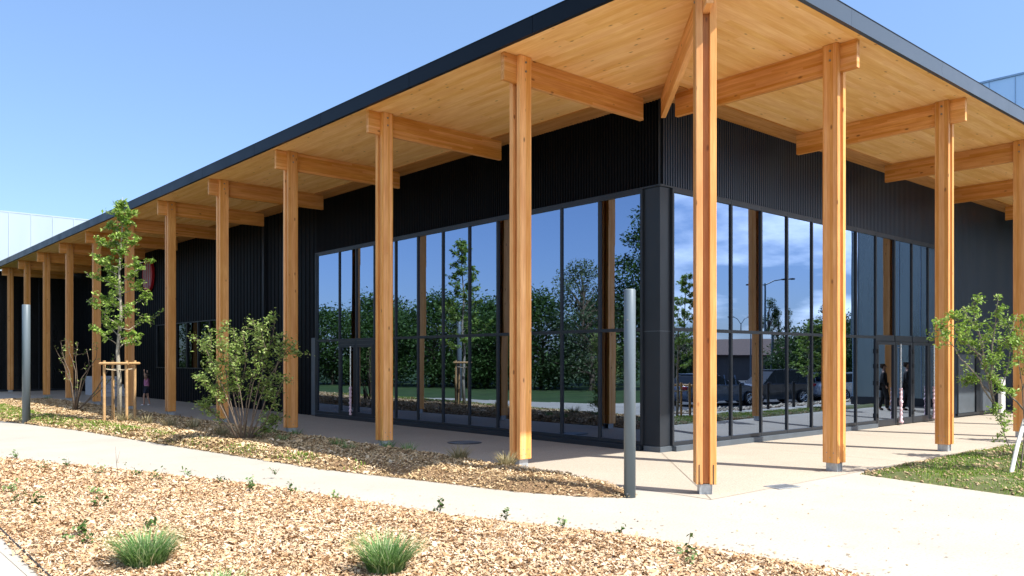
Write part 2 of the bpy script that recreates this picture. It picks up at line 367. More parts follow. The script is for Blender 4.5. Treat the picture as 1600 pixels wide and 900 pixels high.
outer = [(-3.9, 30), (-4.15, 24), (-4.05, 19.35), (-3.25, 14.48), (-2.9, 10.41), (-2.38, 5.06), (-1.9, 3.0), (-1.62, 1.63), (-1.25, .8), (-.95, .42)]
inner = [(-.5, 30), (-.42, 24), (-.36, 19.4), (-.36, 14.5), (-.36, 10.4), (-.36, 5.06), (-.36, 3.0), (-.4, 1.7), (-.52, .9), (-.72, .45)]
def resample(P, n):
    P = np.array(P, float); d = np.r_[0, np.cumsum(np.hypot(*np.diff(P, axis=0).T))]; t = np.linspace(0, d[-1], n)
    return np.stack([np.interp(t, d, P[:, i]) for i in (0, 1)], 1)
def lump(x, y): return (np.sin(x*5.1+y*2.3)+np.sin(y*6.7-x*3.1)+np.sin(x*11+y*9)*.5)/2.5
def loft(name, A, B, ns, nt_, H, mat, kind, lum=.015, z0=-.006, edge=.35):
    A = resample(A, ns); B = resample(B, ns); t = np.linspace(0, 1, nt_)
    def pos(s, t):
        s = np.asarray(s)*(ns-1); i = np.clip(s.astype(int), 0, ns-2); f = (s-i)[:, None]
        a = A[i]*(1-f)+A[i+1]*f; b = B[i]*(1-f)+B[i+1]*f; t_ = np.asarray(t)[:, None]; p = a*(1-t_)+b*t_
        wdt = np.hypot(*(a-b).T); e = np.minimum(np.minimum(t, 1-t)*wdt, edge)/edge
        es = np.minimum(np.minimum(s, (ns-1)-s)*.12, edge)/edge
        k = np.sin(np.clip(e*es, 0, 1)*np.pi/2)**1.2
        z = z0+(H*k)+lum*k*lump(p[:, 0], p[:, 1])+.008*(k > .02)
        return np.c_[p, z]
    S, T = np.meshgrid(np.linspace(0, 1, ns), t, indexing='ij'); V = pos(S.ravel(), T.ravel())
    idx = np.arange(ns*nt_).reshape(ns, nt_); F = np.stack([idx[:-1, :-1], idx[1:, :-1], idx[1:, 1:], idx[:-1, 1:]], -1).reshape(-1, 4)
    o = npmesh(name, V, F, mat, kind=kind); o.data.polygons.foreach_set('use_smooth', [True]*len(F))
    wid = np.hypot(*(A-B).T)
    return o, pos, wid
bedA, posA, widA = loft('mulch_ground', outer, inner, 160, 22, .115, 'soil', 'structure', .02)
mulch2 = [(-6.9, 12), (-5.67, 9.5), (-4.59, 6.55), (-3.79, 4.11), (-3.19, .87), (-2.55, -1.07), (-2.34, -2.79), (-2.2, -5)]
kerbl = [(-7.0, 12), (-6.86, 9.5), (-6.76, 6.5), (-6.72, 3.9), (-6.8, .87), (-6.86, -1.07), (-6.9, -2.79), (-6.9, -5)]
bedB, posB, widB = loft('mulch_ground', mulch2, kerbl, 160, 36, .05, 'soil', 'structure', .02)
def chips(name, pos, wid, n, mat, label, sizes=(.016, .034), smin=0, smax=1, zoff=.024, lump_edge=0):
    s = rng.random(n*2)*(smax-smin)+smin; wi = np.interp(s, np.linspace(0, 1, len(wid)), wid); keep = rng.random(n*2) < wi/wid.max()
    s = s[keep][:n]; n = len(s); t = rng.random(n)
    # a ragged spill over the edge
    t = np.where(rng.random(n) < .06, np.where(rng.random(n) < .5, rng.normal(0, .012, n), 1-rng.normal(0, .012, n)), t)
    C = pos(s, np.clip(t, 0, 1)); d = np.hypot(C[:, 0]-CX, C[:, 1]-CY)
    C[:, :2] += rng.normal(0, .02, (n, 2))
    C[:, 2] = np.maximum(C[:, 2], .004)+rng.random(n)*zoff
    k = np.clip(d/10, 1, 1.7)*.70
    L = rng.uniform(*sizes, n)*k*rng.choice([.55, .85, 1, 1.2, 2.0], n, p=[.25, .3, .27, .15, .03]); W = L*rng.uniform(.22, .55, n)
    a = rng.random(n)*2*np.pi; tilt = rng.normal(0, .38, n); roll = rng.normal(0, .55, n)
    U = np.c_[np.cos(a)*np.cos(tilt), np.sin(a)*np.cos(tilt), np.sin(tilt)]*L[:, None]
    Pn = np.c_[-np.sin(a)*np.cos(roll), np.cos(a)*np.cos(roll), np.sin(roll)]*W[:, None]
    sk = rng.uniform(-.35, .35, (n, 1))
    V = np.stack([C-U-Pn, C+U-Pn*(.6+sk), C+U*(.9+sk*.3)+Pn, C-U*.92+Pn*(.8-sk)], 1).reshape(-1, 3)
    F = np.arange(4*n).reshape(-1, 4); tone = np.repeat(np.clip(rng.beta(1.6, 1.3, n)*(1-.28*np.clip(lump(C[:, 0]*.55+2, C[:, 1]*.5)+.1, 0, 1))-.35*(rng.random(n) < .05), 0, 1), 4)
    o = npmesh(name, V, F, mat, tone, kind='stuff'); tag(o, label, 'mulch'); return o
chips('wood_chips', posB, widB, 340000, 'chips', 'pale wood chip mulch covering the large bed in the foreground', smin=.12, smax=.97)
chips('bark_chips', posA, widA, 160000, 'chips2', 'tan wood chip mulch on the mound between path and timber columns', (.016, .032), .0, 1, .03)
n = 900; k_ = rng.integers(0, 159, n); Aa = resample(mulch2, 160)[k_]; C = np.c_[Aa+np.c_[np.abs(rng.exponential(.22, n)), rng.normal(0, .05, n)], np.full(n, .006)]
a = rng.random(n)*6.28; L = rng.uniform(.006, .018, n); U = np.c_[np.cos(a), np.sin(a), rng.normal(0, .15, n)]*L[:, None]; Wv = np.c_[-np.sin(a), np.cos(a), rng.normal(0, .2, n)]*(L*.4)[:, None]
V, F = rects(C, U, Wv); tag(npmesh('stray_chips', V, F, 'chips2', np.repeat(rng.random(n)*.6, 4), kind='stuff'), 'loose wood chips strewn on the cream path', 'mulch')
n = 700; C = np.c_[rng.uniform(-3.2, 7, n), rng.uniform(-5, 2.5, n), np.full(n, .006)]; C = C[(C[:, 0] > -2.2+.0*C[:, 1]) & (C[:, 1] < -.35)]; n = len(C)
a = rng.random(n)*6.28; L = rng.uniform(.004, .014, n); U = np.c_[np.cos(a), np.sin(a), rng.normal(0, .15, n)]*L[:, None]; Wv = np.c_[-np.sin(a), np.cos(a), rng.normal(0, .2, n)]*(L*.5)[:, None]
V, F = rects(C, U, Wv); tag(npmesh('path_debris', V, F, 'chips2', np.repeat(rng.random(n)*.3, 4), kind='stuff'), 'tiny dark crumbs of bark scattered over the open cream plaza', 'debris')
def strip(name, a, b_, w_, z, mat):
    a, b_ = Vector(a), Vector(b_); t_ = (b_-a).normalized(); q_ = Vector((-t_.y, t_.x))*w_/2
    sheet(name, [tuple(a-q_), tuple(b_-q_), tuple(b_+q_), tuple(a+q_)], z, mat)
strip('paving_joint', (-.3, -.27), (3.0, 3.05), .009, .0085, 'joint')
for yy in (5.2, 9.0, 12.7, 16.4, 20.2, 23.9): strip('paving_joint', (-.3, yy), (3.05, yy), .009, .0085, 'joint')
for xx in (4.9, 8.9, 12.8, 16.7): strip('paving_joint', (xx, -.27), (xx, 3.1), .009, .0085, 'joint')
# steel edging along the near bed
m = MB(); K = resample(kerbl, 40)
for i in range(39):
    a, b_ = K[i], K[i+1]; m.add([(a[0]-.008, a[1], -.03), (a[0]+.004, a[1], -.03), (b_[0]+.004, b_[1], -.03), (b_[0]-.008, b_[1], -.03),
        (a[0]-.008, a[1], .035), (a[0]+.004, a[1], .035), (b_[0]+.004, b_[1], .035), (b_[0]-.008, b_[1], .035)],
        [(4, 5, 6, 7), (0, 4, 7, 3), (1, 2, 6, 5), (0, 1, 5, 4), (3, 7, 6, 2)])
tag(m.build('garden_edging', 'manhole'), 'thin dark steel edging strip between wood chips and old pavement', 'edging')

# ---- lawn to the right, lumpy, with soil clods
lawn_far = [(3.02, -.34), (6.8, -.36), (10, -.5), (16, -.7), (22, -.8)]
lawn_near = [(2.1, -5.2), (5.0, -3.3), (9.8, -1.95), (16, -1.6), (22, -1.5)]
LA = [(3.0, -.36), (3.3, -.36), (6.8, -.38), (10, -.5), (16, -.7), (22, -.8)]
LB = [(2.15, -4.6), (2.5, -4.2), (5.2, -2.9), (9.6, -1.95), (16, -1.65), (22, -1.6)]
lw, posL, widL = loft('lawn_ground', LA, LB, 120, 26, .05, 'earth', 'structure', .02, edge=.25)
def scatter(pos, wid, n, smin=0, smax=1):
    s = rng.random(n*4)*(smax-smin)+smin; wi = np.interp(s, np.linspace(0, 1, len(wid)), wid); s = s[rng.random(n*4) < wi/wid.max()][:n]
    t = rng.random(len(s)); return s, t, pos(s, t)
def blades(C, h, wd, lean, mat, name, label, parent=None, kind='stuff', tone=None, cat='grass'):
    n = len(C); a = rng.random(n)*2*np.pi; L = rng.normal(0, lean, n)
    h = h*rng.uniform(.5, 1.2, n); D = np.c_[np.cos(a), np.sin(a), np.zeros(n)]; S = np.c_[-np.sin(a), np.cos(a), np.zeros(n)]*wd
    up = np.array([0, 0, 1.])
    tip = C+up*(h*np.cos(L))[:, None]+D*(h*np.sin(L))[:, None]; mid = C+up*(h*.55)[:, None]+D*(h*.35*np.sin(L))[:, None]
    V = np.stack([C-S, C+S, mid+S*.8, mid-S*.8, tip], 1).reshape(-1, 3); o = np.arange(n)*5
    F = np.concatenate([np.stack([o, o+1, o+2, o+3], 1), np.stack([o+3, o+2, o+4, o+4], 1)])
    me = bpy.data.meshes.new(name)
    F1 = [tuple(f) for f in np.stack([o, o+1, o+2, o+3], 1).tolist()]+[tuple(f) for f in np.stack([o+3, o+2, o+4], 1).tolist()]
    me.from_pydata(V.tolist(), [], F1)
    tn = np.repeat(rng.random(n) if tone is None else tone, 5)
    at = me.attributes.new('tone', 'FLOAT', 'POINT'); at.data.foreach_set('value', tn.astype(np.float32))
    ob = finish(me, name, mat, parent, 0, False, kind)
    if label: tag(ob, label, cat)
    return ob
s, t, C = scatter(posL, widL, 26000, 0, .75)
pn = lump(C[:, 0]*.6+3, C[:, 1]*.9+1)+rng.normal(0, .35, len(C)); edge_ok = (t > .06) & (t < .93)
C = C[(pn > -.25) & edge_ok]
blades(C, .045, .0045, .5, 'lawn', 'grass', 'thin young lawn growing in clumps beside the plaza')
def clods(name, C, rmin, rmax, mat, label, cat='soil'):
    n = len(C); base = np.array([(1, 0, 0), (0, 1, 0), (-1, 0, 0), (0, -1, 0), (0, 0, 1), (0, 0, -.6)], float)
    F0 = np.array([(0, 1, 4), (1, 2, 4), (2, 3, 4), (3, 0, 4), (1, 0, 5), (2, 1, 5), (3, 2, 5), (0, 3, 5)])
    r = rng.uniform(rmin, rmax, n)*rng.choice([.5, .8, 1, 1.3], n)
    V = base[None]*r[:, None, None]*rng.uniform(.8, 1.15, (n, 6, 3)); V = V+rng.normal(0, .14, (n, 6, 3))*r[:, None, None]
    a = rng.random(n)*6.28; ca, sa = np.cos(a)[:, None], np.sin(a)[:, None]
    V = np.stack([V[..., 0]*ca-V[..., 1]*sa, V[..., 0]*sa+V[..., 1]*ca, V[..., 2]*.7], -1)+C[:, None, :]
    F = (F0[None]+(np.arange(n)*6)[:, None, None]).reshape(-1, 3)
    o = npmesh(name, V.reshape(-1, 3), F, mat, np.repeat(rng.random(n), 6), kind='stuff'); tag(o, label, cat); return o
s, t, C = scatter(posL, widL, 9000, 0, .75)
wgt = np.where((t < .08) | (t > .84), 1., .30); C = C[rng.random(len(C)) < wgt]; C[:, 2] += .004
clods('soil_clods', C, .012, .034, 'clod', 'pale dry soil clods strewn over the young lawn')
# thin grass on the path-side edge of the mound at the far left
s, t, C = scatter(posA, widA, 60000, .15, .86); C[:, 2] += .012; C = C[(t > .015) & (t < np.interp(s, [.15, .5, .86], [.34, .24, .14])) & (lump(C[:, 0], C[:, 1]*.5)+rng.normal(0, .5, len(C)) > np.interp(s, [.22, .5, .82], [-.9, -.1, .7]))]
blades(C, .055, .009, .6, 'lawn', 'grass', 'sparse grass fringe along the path edge of the mulch mound')
# stones by the parking
n = 2600; C = np.c_[rng.uniform(7.5, 34, n), rng.uniform(-3.5, -2.8, n), rng.uniform(-.03, .03, n)]
clods('gravel_stones', C, .04, .08, 'stone', 'row of pale rough stones between path and car park', 'stones')

# ================================================================= MAIN BUILDING
bld = empty('timber_pavilion', (0, 0, 0), 0, 'low black building with glazed corner under a deep timber canopy on tall wooden columns', 'building')
ZS = 6.11           # soffit height
XE = -.50           # canopy edge line
GX, GY = 3.02, 3.10 # glass planes
WX, WY = 3.1, 3.18  # cladding planes
XR, YR = 20.7, 42.0
# -- soffits (mitred) and roof
MB().add([(XE+.02, XE+.02, ZS), (XE+.02, YR, ZS), (WX+.4, YR, ZS), (WX+.4, WX+.4, ZS)], [(0, 1, 2, 3)]).build('soffit', 'soffit_y', bld)
MB().add([(XE+.02, XE+.02, ZS), (WX+.4, WX+.4, ZS), (XR, WX+.4, ZS), (XR, XE+.02, ZS)], [(0, 1, 2, 3)]).build('soffit', 'soffit_x', bld)
roof = MB().add([(XE, XE, ZS+.22), (XR, XE, ZS+.22), (XR, YR, ZS+.22), (XE, YR, ZS+.22), (XE+.04, XE+.04, ZS+.004), (XR, XE+.04, ZS+.004), (XR, YR, ZS+.004), (XE+.04, YR, ZS+.004)],
                [(0, 1, 2, 3), (4, 7, 6, 5)]).build('roof', 'fascia', bld)
f = MB()
y = XE
while y < YR-.01:      # folded metal fascia in lengths
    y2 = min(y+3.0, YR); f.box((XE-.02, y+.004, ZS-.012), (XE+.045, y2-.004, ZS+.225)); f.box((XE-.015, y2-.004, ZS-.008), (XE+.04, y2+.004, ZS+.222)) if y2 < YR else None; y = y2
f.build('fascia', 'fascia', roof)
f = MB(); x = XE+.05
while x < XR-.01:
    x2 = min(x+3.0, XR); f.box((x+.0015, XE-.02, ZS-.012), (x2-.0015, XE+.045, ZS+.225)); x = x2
f.build('fascia', 'fascia_sheen', roof)
# gravel stop / cap on top
each('roof_trim', [((XE-.026, XE-.026, ZS+.2255), (XE+.1, YR, ZS+.236)), ((XE+.1, XE-.026, ZS+.2255), (XR, XE+.1, ZS+.236))], 'fascia', roof)
# ledger boards against the wall
MB().box((WX-.58, WX-.58, ZS-.022), (WX+.05, YR, ZS-.003)).build('ledger', 'ledger_y', bld)
MB().box((WX+.05, WY-.56, ZS-.022), (XR, WY+.05, ZS-.003)).build('ledger', 'ledger_x', bld)

# -- column with its beam (local x = along the beam towards the building)
def column_parts(beam_len, parent=None):
    col = MB().box((-.114, -.12, .125), (.114, -.041, ZS-.004)).build('column', 'wood_z', parent, .006)
    c2 = MB().box((-.114, .041, .125), (.114, .12, ZS-.004)).build('plank', 'wood_z', col, .006)
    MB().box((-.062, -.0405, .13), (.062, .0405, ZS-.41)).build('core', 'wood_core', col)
    ft = MB().box((-.085, -.075, 0.0), (.085, .075, .006)).box((-.085, -.075, .006), (.085, -.067, .128)).box((-.085, .067, .006), (.085, .075, .128)).box((-.07, -.066, .006), (-.062, .066, .12)).box((-.07, -.066, .112), (.07, .066, .124)).build('foot', 'galv', col)
    for zz in (ZS-.10, ZS-.235):
        for sy in (-1, 1): MB().tube([(0, sy*.117, zz), (0, sy*.129, zz)], .017, 10).build('bolt', 'bolt', col)
    for xx in (-.05, 0, .05):
        for sy in (-1, 1): MB().tube([(xx, sy*.117, .27 if xx else .20), (xx, sy*.123, .27 if xx else .20)], .008, 8).build('bolt', 'bolt', col)
    bm_ = MB().box((-.355, -.0405, ZS-.405), (beam_len, .0405, ZS-.002)).build('beam', 'wood_x', parent, .005)
    return col, bm_
c0, b0 = column_parts(2.80, bld)
def place(col, bm_, x, y, rz):
    for o in (col, bm_): o.location = (x, y, 0); o.rotation_euler = (0, 0, rz)
place(c0, b0, 0, 3.326, 0)
def cc(x, y, rz): place(copy_tree(c0, bld), copy_tree(b0, bld), x, y, rz)
for k in range(1, 11): cc(0, 3.326+3.743*k, 0)
for k in range(5): cc(3.076+3.91*k, 0, R(90))
cD, bD = column_parts(4.17, bld); place(cD, bD, .0, .03, R(45))
# saw cuts at the corner column's foot
each('saw_cut', [((-.118, -.088, .125), (-.112, -.078, .36)), ((-.118, .078, .125), (-.112, .088, .36))], 'hair', cD)

# -- cladding
def ribs_x(mb, x, y0, y1, z0, z1, per=.070, dep=.026):      # wall facing -X
    n = max(1, int(round((y1-y0)/per))); p = (y1-y0)/n; prof = []
    for i in range(n):
        b_ = y0+i*p; prof += [(b_, 0), (b_+p*.45, 0), (b_+p*.58, dep), (b_+p*.87, dep)]
    prof.append((y1, 0)); o = len(mb.v)
    for yy, dd in prof: mb.v += [(x+dd, yy, z0), (x+dd, yy, z1)]
    for i in range(len(prof)-1): mb.f.append((o+2*i, o+2*i+1, o+2*i+3, o+2*i+2))
def ribs_y(mb, y, x0, x1, z0, z1, per=.070, dep=.026):
    n = max(1, int(round((x1-x0)/per))); p = (x1-x0)/n; prof = []
    for i in range(n):
        b_ = x0+i*p; prof += [(b_, 0), (b_+p*.45, 0), (b_+p*.58, dep), (b_+p*.87, dep)]
    prof.append((x1, 0)); o = len(mb.v)
    for xx, dd in prof: mb.v += [(xx, y+dd, z0), (xx, y+dd, z1)]
    for i in range(len(prof)-1): mb.f.append((o+2*i, o+2*i+1, o+2*i+3, o+2*i+2))
HZ = 4.60
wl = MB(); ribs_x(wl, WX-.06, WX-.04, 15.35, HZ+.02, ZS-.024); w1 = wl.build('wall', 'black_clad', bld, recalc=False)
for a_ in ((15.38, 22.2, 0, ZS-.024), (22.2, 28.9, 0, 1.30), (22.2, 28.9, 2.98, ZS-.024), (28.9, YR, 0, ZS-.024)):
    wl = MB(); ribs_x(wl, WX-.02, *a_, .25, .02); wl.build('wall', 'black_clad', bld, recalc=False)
wl = MB(); ribs_y(wl, WY-.06, WX-.04, 15.2, HZ+.02, ZS-.024); wl.build('wall', 'sheen_clad', bld, recalc=False)
wl = MB(); ribs_y(wl, WY-.05, 15.75, XR, 0, ZS-.024, .085, .022); wl.build('wall', 'sheen_clad', bld, recalc=False)
each('corner_trim', [((WX-.075, WY-.075, HZ+.02), (WX-.035, WY-.035, ZS-.024)), ((15.2, WY-.03, 0), (15.74, WY+.3, ZS-.03)), ((15.30, WY-.12, 0), (15.42, WY-.031, ZS-.03))], 'frame', bld)
# pilaster and drip flashings
each('flashing', [((WX-.10, 17.3, 0), (WX-.022, 17.42, ZS-.03)), ((WX-.10, 18.75, 0), (WX-.022, 18.8, ZS-.03)), ((WX-.088, 15.355, 0), (WX-.01, 15.40, HZ-.012)),
    ((WX-.09, WY-.09, HZ-.012), (15.2, WY-.01, HZ+.018)), ((WX-.09, WY-.005, HZ-.012), (WX-.01, 15.4, HZ+.018))], 'frame', bld)
# roof deck inside + back walls so that the interior is dark
MB().box((WX+.25, WY+.25, ZS-.2), (XR, YR, ZS-.05)).build('ceiling', 'dark_in', bld)
MB().box((WX+.02, WY+.02, -.02), (XR, YR, .01)).build('interior_floor', 'int_floor', bld)
each('partition', [((9.5, 9.5, .01), (9.7, YR, ZS-.2)), ((9.7, 9.5, .01), (XR, 9.7, ZS-.2)), ((WX+.05, 15.5, .01), (9.5, 15.7, ZS-.2))], 'dark_in', bld)

# -- curtain walls
YM = [3.50, 4.5, 5.49, 6.45, 7.40, 8.36, 9.33, 10.32, 11.27, 12.25, 13.14, 14.02, 15.25]
XM = [3.35, 4.15, 5.12, 6.14, 7.10, 8.09, 9.08, 10.06, 11.03, 12.02, 13.0, 13.98, 15.0]
TZ = 2.13
cwL = empty('curtain_wall', (0, 0, 0)); cwL.parent = bld
cwR = empty('curtain_wall', (0, 0, 0)); cwR.parent = bld
f = MB()
for yy in YM: f.box((GX-.03, yy-.024, .10), (GX+.09, yy+.024, HZ-.015))
for i in range(len(YM)-1):
    f.box((GX-.026, YM[i]+.024, TZ-.03), (GX+.08, YM[i+1]-.024, TZ+.03)); f.box((GX-.026, YM[i]+.024, HZ-.085), (GX+.08, YM[i+1]-.024, HZ-.014)); f.box((GX-.026, YM[i]+.024, .10), (GX+.08, YM[i+1]-.024, .17))
f.build('mullions', 'frame', cwL, .004)
MB().box((GX-.07, 3.5, 0.0), (GX+.1, 15.3, .098)).build('sill', 'frame', cwL, .005)
f = MB()
for xx in XM[:9]: f.box((xx-.024, GY-.03, .10), (xx+.024, GY+.09, HZ-.015))
for xx in XM[9:]: f.box((xx-.024, GY-.03, 2.2), (xx+.024, GY+.09, HZ-.015))
for i in range(len(XM)-1):
    zt = TZ if i < 8 else 2.10
    f.box((XM[i]+.024, GY-.026, zt-.03 if i < 8 else zt-.06), (XM[i+1]-.024, GY+.08, zt+.03 if i < 8 else zt+.085)); f.box((XM[i]+.024, GY-.026, HZ-.085), (XM[i+1]-.024, GY+.08, HZ-.014))
    if i < 8: f.box((XM[i]+.024, GY-.026, .10), (XM[i+1]-.024, GY+.08, .17))
f.build('mullions', 'frame', cwR, .004)
MB().box((3.35, GY-.09, 0), (11.0, GY+.1, .098)).build('sill', 'plinth', cwR, .005)
# corner post
MB().box((WX-.06, WY-.06, .1), (3.325, 3.475, HZ-.013)).build('corner_post', 'frame', bld, .006)
MB().box((WX-.085, WY-.085, 0), (3.35, 3.47, .099)).build('corner_base', 'plinth', bld, .004); MB().box((WX-.068, WY-.068, 2.09), (3.33, 3.48, 2.10)).build('joint_strip', 'plinth', bld)
def pane(parent, axis, a, b_, z0, z1, tilt=0):
    e = .02; tl = random.uniform(-.0035, .0035)
    if axis == 'L': m_ = MB().add([(GX+tl, a, z0), (GX-tl, b_, z0), (GX-tl+e*.05, b_, z1), (GX+tl, a, z1), (GX+tl+e, a, z0), (GX-tl+e, b_, z0), (GX-tl+e, b_, z1), (GX+tl+e, a, z1)], [(0, 3, 2, 1)])
    else: m_ = MB().add([(a, GY+tl, z0), (b_, GY-tl, z0), (b_, GY-tl, z1), (a, GY+tl, z1)], [(0, 1, 2, 3)])
    m_.v = m_.v[:4]
    return m_.build('glass_pane', 'glass', parent, recalc=False)
for i in range(len(YM)-1):
    pane(cwL, 'L', YM[i]+.01, YM[i+1]-.01, TZ, HZ-.05)
    if i not in (9, 10): pane(cwL, 'L', YM[i]+.01, YM[i+1]-.01, .12, TZ)
for i in range(len(XM)-1):
    pane(cwR, 'R', XM[i]+.01, XM[i+1]-.01, TZ, HZ-.05)
    if i < 8: pane(cwR, 'R', XM[i]+.01, XM[i+1]-.01, .12, TZ)
# doors
def door_leafR(x0, x1, handle=None):
    fr = MB()
    z1 = 2.035; e = .075
    fr.box((x0, GY-.04, .02), (x0+e, GY+.03, z1)).box((x1-e, GY-.04, .02), (x1, GY+.03, z1)).box((x0+e, GY-.04, z1-e), (x1-e, GY+.03, z1)).box((x0+e, GY-.04, .02), (x1-e, GY+.03, .17))
    d = fr.build('door', 'frame', bld, .004)
    MB().add([(x0+e, GY-.005, .17), (x1-e, GY-.005, .17), (x1-e, GY-.005, z1-e), (x0+e, GY-.005, z1-e)], [(0, 1, 2, 3)]).build('glass_pane', 'glass', d, recalc=False)
    for z in (.28, 1.05, 1.45, 1.8): MB().tube([(x0-.004 if handle != 'l' else x1+.004, GY-.055, z-.05), (x0-.004 if handle != 'l' else x1+.004, GY-.055, z+.05)], .014, 8).build('hinge', 'manhole', d)
    if handle == 'l':
        hx = x0+.12
        g = MB().tube([(hx, GY-.11, .10), (hx, GY-.11, 1.98)], .02, 12).tube([(hx, GY-.04, .2), (hx, GY-.11, .2)], .01, 8).tube([(hx, GY-.04, 1.9), (hx, GY-.11, 1.9)], .01, 8)
        hd = g.build('handle', 'steel', d, smooth=False)
        pts = []; rad = []
        for i in range(26):
            z = .06+i*.034; pts.append((hx+.006*math.sin(i*1.7), GY-.11+.006*math.cos(i*2.3), z)); rad.append(.026+.010*math.sin(i*2.1)+.012*random.random()+(.018 if i in (0, 1, 2, 14, 15) else 0))
        MB().tube(pts, rad, 10).build('protective_wrap', 'wrap', hd, smooth=True)
    return d
door_leafR(11.06, 12.01); door_leafR(12.03, 12.98, 'l'); door_leafR(13.02, 13.97); door_leafR(13.99, 14.94, 'l')
def door_leafL(y0, y1):
    fr = MB(); z1 = 2.0; e = .075
    fr.box((GX-.04, y0, .10), (GX+.03, y0+e, z1)).box((GX-.04, y1-e, .10), (GX+.03, y1, z1)).box((GX-.04, y0+e, z1-e), (GX+.03, y1-e, z1)).box((GX-.04, y0+e, .10), (GX+.03, y1-e, .22)).box((GX-.026, y0, z1+.002), (GX+.04, y1, TZ-.031))
    d = fr.build('door', 'frame', bld, .004)
    MB().add([(GX-.005, y0+e, .22), (GX-.005, y1-e, .22), (GX-.005, y1-e, z1-e), (GX-.005, y0+e, z1-e)], [(0, 3, 2, 1)]).build('glass_pane', 'glass', d, recalc=False)
    return d
door_leafL(12.28, 13.11); d = door_leafL(13.17, 13.99)
hd = MB().tube([(GX-.11, 13.27, .14), (GX-.11, 13.27, 1.95)], .02, 12).tube([(GX-.04, 13.27, .25), (GX-.11, 13.27, .25)], .01, 8).tube([(GX-.04, 13.27, 1.85), (GX-.11, 13.27, 1.85)], .01, 8).build('handle', 'steel', d)
MB().tube([(GX-.11+.006*math.sin(i*1.9), 13.27, .14+i*.036) for i in range(22)], [.03+.012*math.sin(i*2.3)+.008*random.random() for i in range(22)], 10).build('protective_wrap', 'wrap', hd, smooth=True)
# ribbon window on the left wall
rw = MB(); wy = [22.2, 23.3, 24.4, 25.55, 26.65, 27.75, 28.9]
for yy in wy: rw.box((WX-.05, yy-.03, 1.3), (WX+.06, yy+.03, 2.98))
rw.box((WX-.06, 22.17, 1.27), (WX+.06, 28.93, 1.299)).box((WX-.06, 22.17, 2.981), (WX+.06, 28.93, 3.01))
wf = rw.build('window', 'frame', bld)
for i in range(6):
    MB().add([(WX+.01, wy[i]+.03, 1.3), (WX+.01, wy[i+1]-.03, 1.3), (WX+.01, wy[i+1]-.03, 2.98), (WX+.01, wy[i]+.03, 2.98)], [(0, 3, 2, 1)]).build('glass_pane', 'dark_glass', wf, recalc=False)
# service door panel, gates on the right wall
MB().box((WX-.07, 15.66, .02), (WX-.03, 14.6, 2.22)).build('door', 'plinth', bld, .006)
each('door', [((16.0, WY-.09, .12), (17.15, WY-.055, 1.75)), ((17.55, WY-.09, .12), (18.5, WY-.055, 1.75))], 'plinth', bld, .004)
each('door_post', [((17.2, WY-.12, .12), (17.5, WY-.055, 1.75))], 'frame', bld)
each('door_rail', [((15.9, WY-.11, .05), (18.6, WY-.056, .115)), ((15.9, WY-.105, 1.76), (18.6, WY-.056, 1.80))], 'frame', bld)
tag(MB().box((18.6, 2.86, 0), (18.95, 2.98, .06)).box((18.62, 2.87, .06), (18.93, 2.97, 1.05)).box((18.6, 2.86, 1.05), (18.95, 2.98, 1.08)).build('cabinet', 'white_paint', None, .01), 'slim white utility post against the black wall behind the right sapling', 'utility box')

# red round sign on the left wall
sg = empty('wall_sign', (WX-.04, 29.75, 5.1), 0, 'red round sign with pale vertical bars on the black wall behind the young tree', 'sign')
N = 28
m = MB(); ring = [(-.0, .62*math.cos(2*math.pi*i/N), .70*math.sin(2*math.pi*i/N)) for i in range(N)]
m.add([(-.10, *p[1:]) for p in ring]+[(.0, *p[1:]) for p in ring], [tuple(range(N)), tuple(range(N, 2*N))[::-1]]+[(i, (i+1) % N, (i+1) % N+N, i+N) for i in range(N)])
m.build('sign_box', 'red', sg)
m = MB()
for yy in (-.36, -.12, .12, .36):
    h_ = .70*math.sqrt(1-(yy/.62)**2)*.8; m.box((-.112, yy-.035, -h_), (-.101, yy+.035, h_))
m.build('bars', 'seam', sg)
sg.rotation_euler = (0, 0, 0)

# ================================================================= NEIGHBOURING BUILDINGS
hall = empty('white_hall', (0, 42, 0), 0, 'tall hall with white metal upper wall behind the far end of the canopy', 'building')
h = MB(); h.box((-1.8, .35, 6.0), (24, 24, 9.05)); h.build('wall', 'white_pan', hall)
m = MB(); x = -1.8
while x < 24: m.box((x, .325, 6.0), (x+.035, .349, 9.05)); x += 1.0
m.build('seam', 'seam', hall); MB().box((-1.8, .34, 9.051), (24, 24, 9.12)).build('roof', 'white_pan', hall)
low = MB(); ribs_y(low, .12, -1.8, 3.1, 0, 6.05, .9, .01); low.build('wall', 'far_clad', hall, recalc=False)
m = MB()
for x in np.arange(-1.2, 3.1, 1.35): m.box((x, .09, .1), (x+.035, .118, 6.0))
m.box((-1.8, .08, 0), (3.1, .119, .1)).box((1.75, .06, .1), (1.87, .088, 5.9)); m.build('trim', 'frame', hall)
MB().box((-1.8, .2, 0), (24, 24, 5.99)).build('core_wall', 'dark_in', hall)
wing = empty('steel_wing', (20.7, 0, 0), 0, 'tall wing with sky sheen painted on steel panels above the right end of the canopy', 'building')
MB().box((.02, -2.1, 6.2), (14, 22, 10.5)).build('wall', 'sky_pan', wing)
MB().box((.02, -2.1, 0), (14, 22, 6.199)).build('wall', 'dark_steel', wing)
m = MB()
for y in np.arange(-2.1, 22, .75): m.box((.0, y, .3), (.019, y+.02, 10.5))
m.build('seam', 'sky_seam', wing); MB().box((-.01, -2.15, .0), (.019, 22, .28)).build('base', 'frame', wing)
MB().box((-.02, -2.12, 10.501), (14.1, 22.1, 10.56)).build('roof', 'sky_seam', wing)

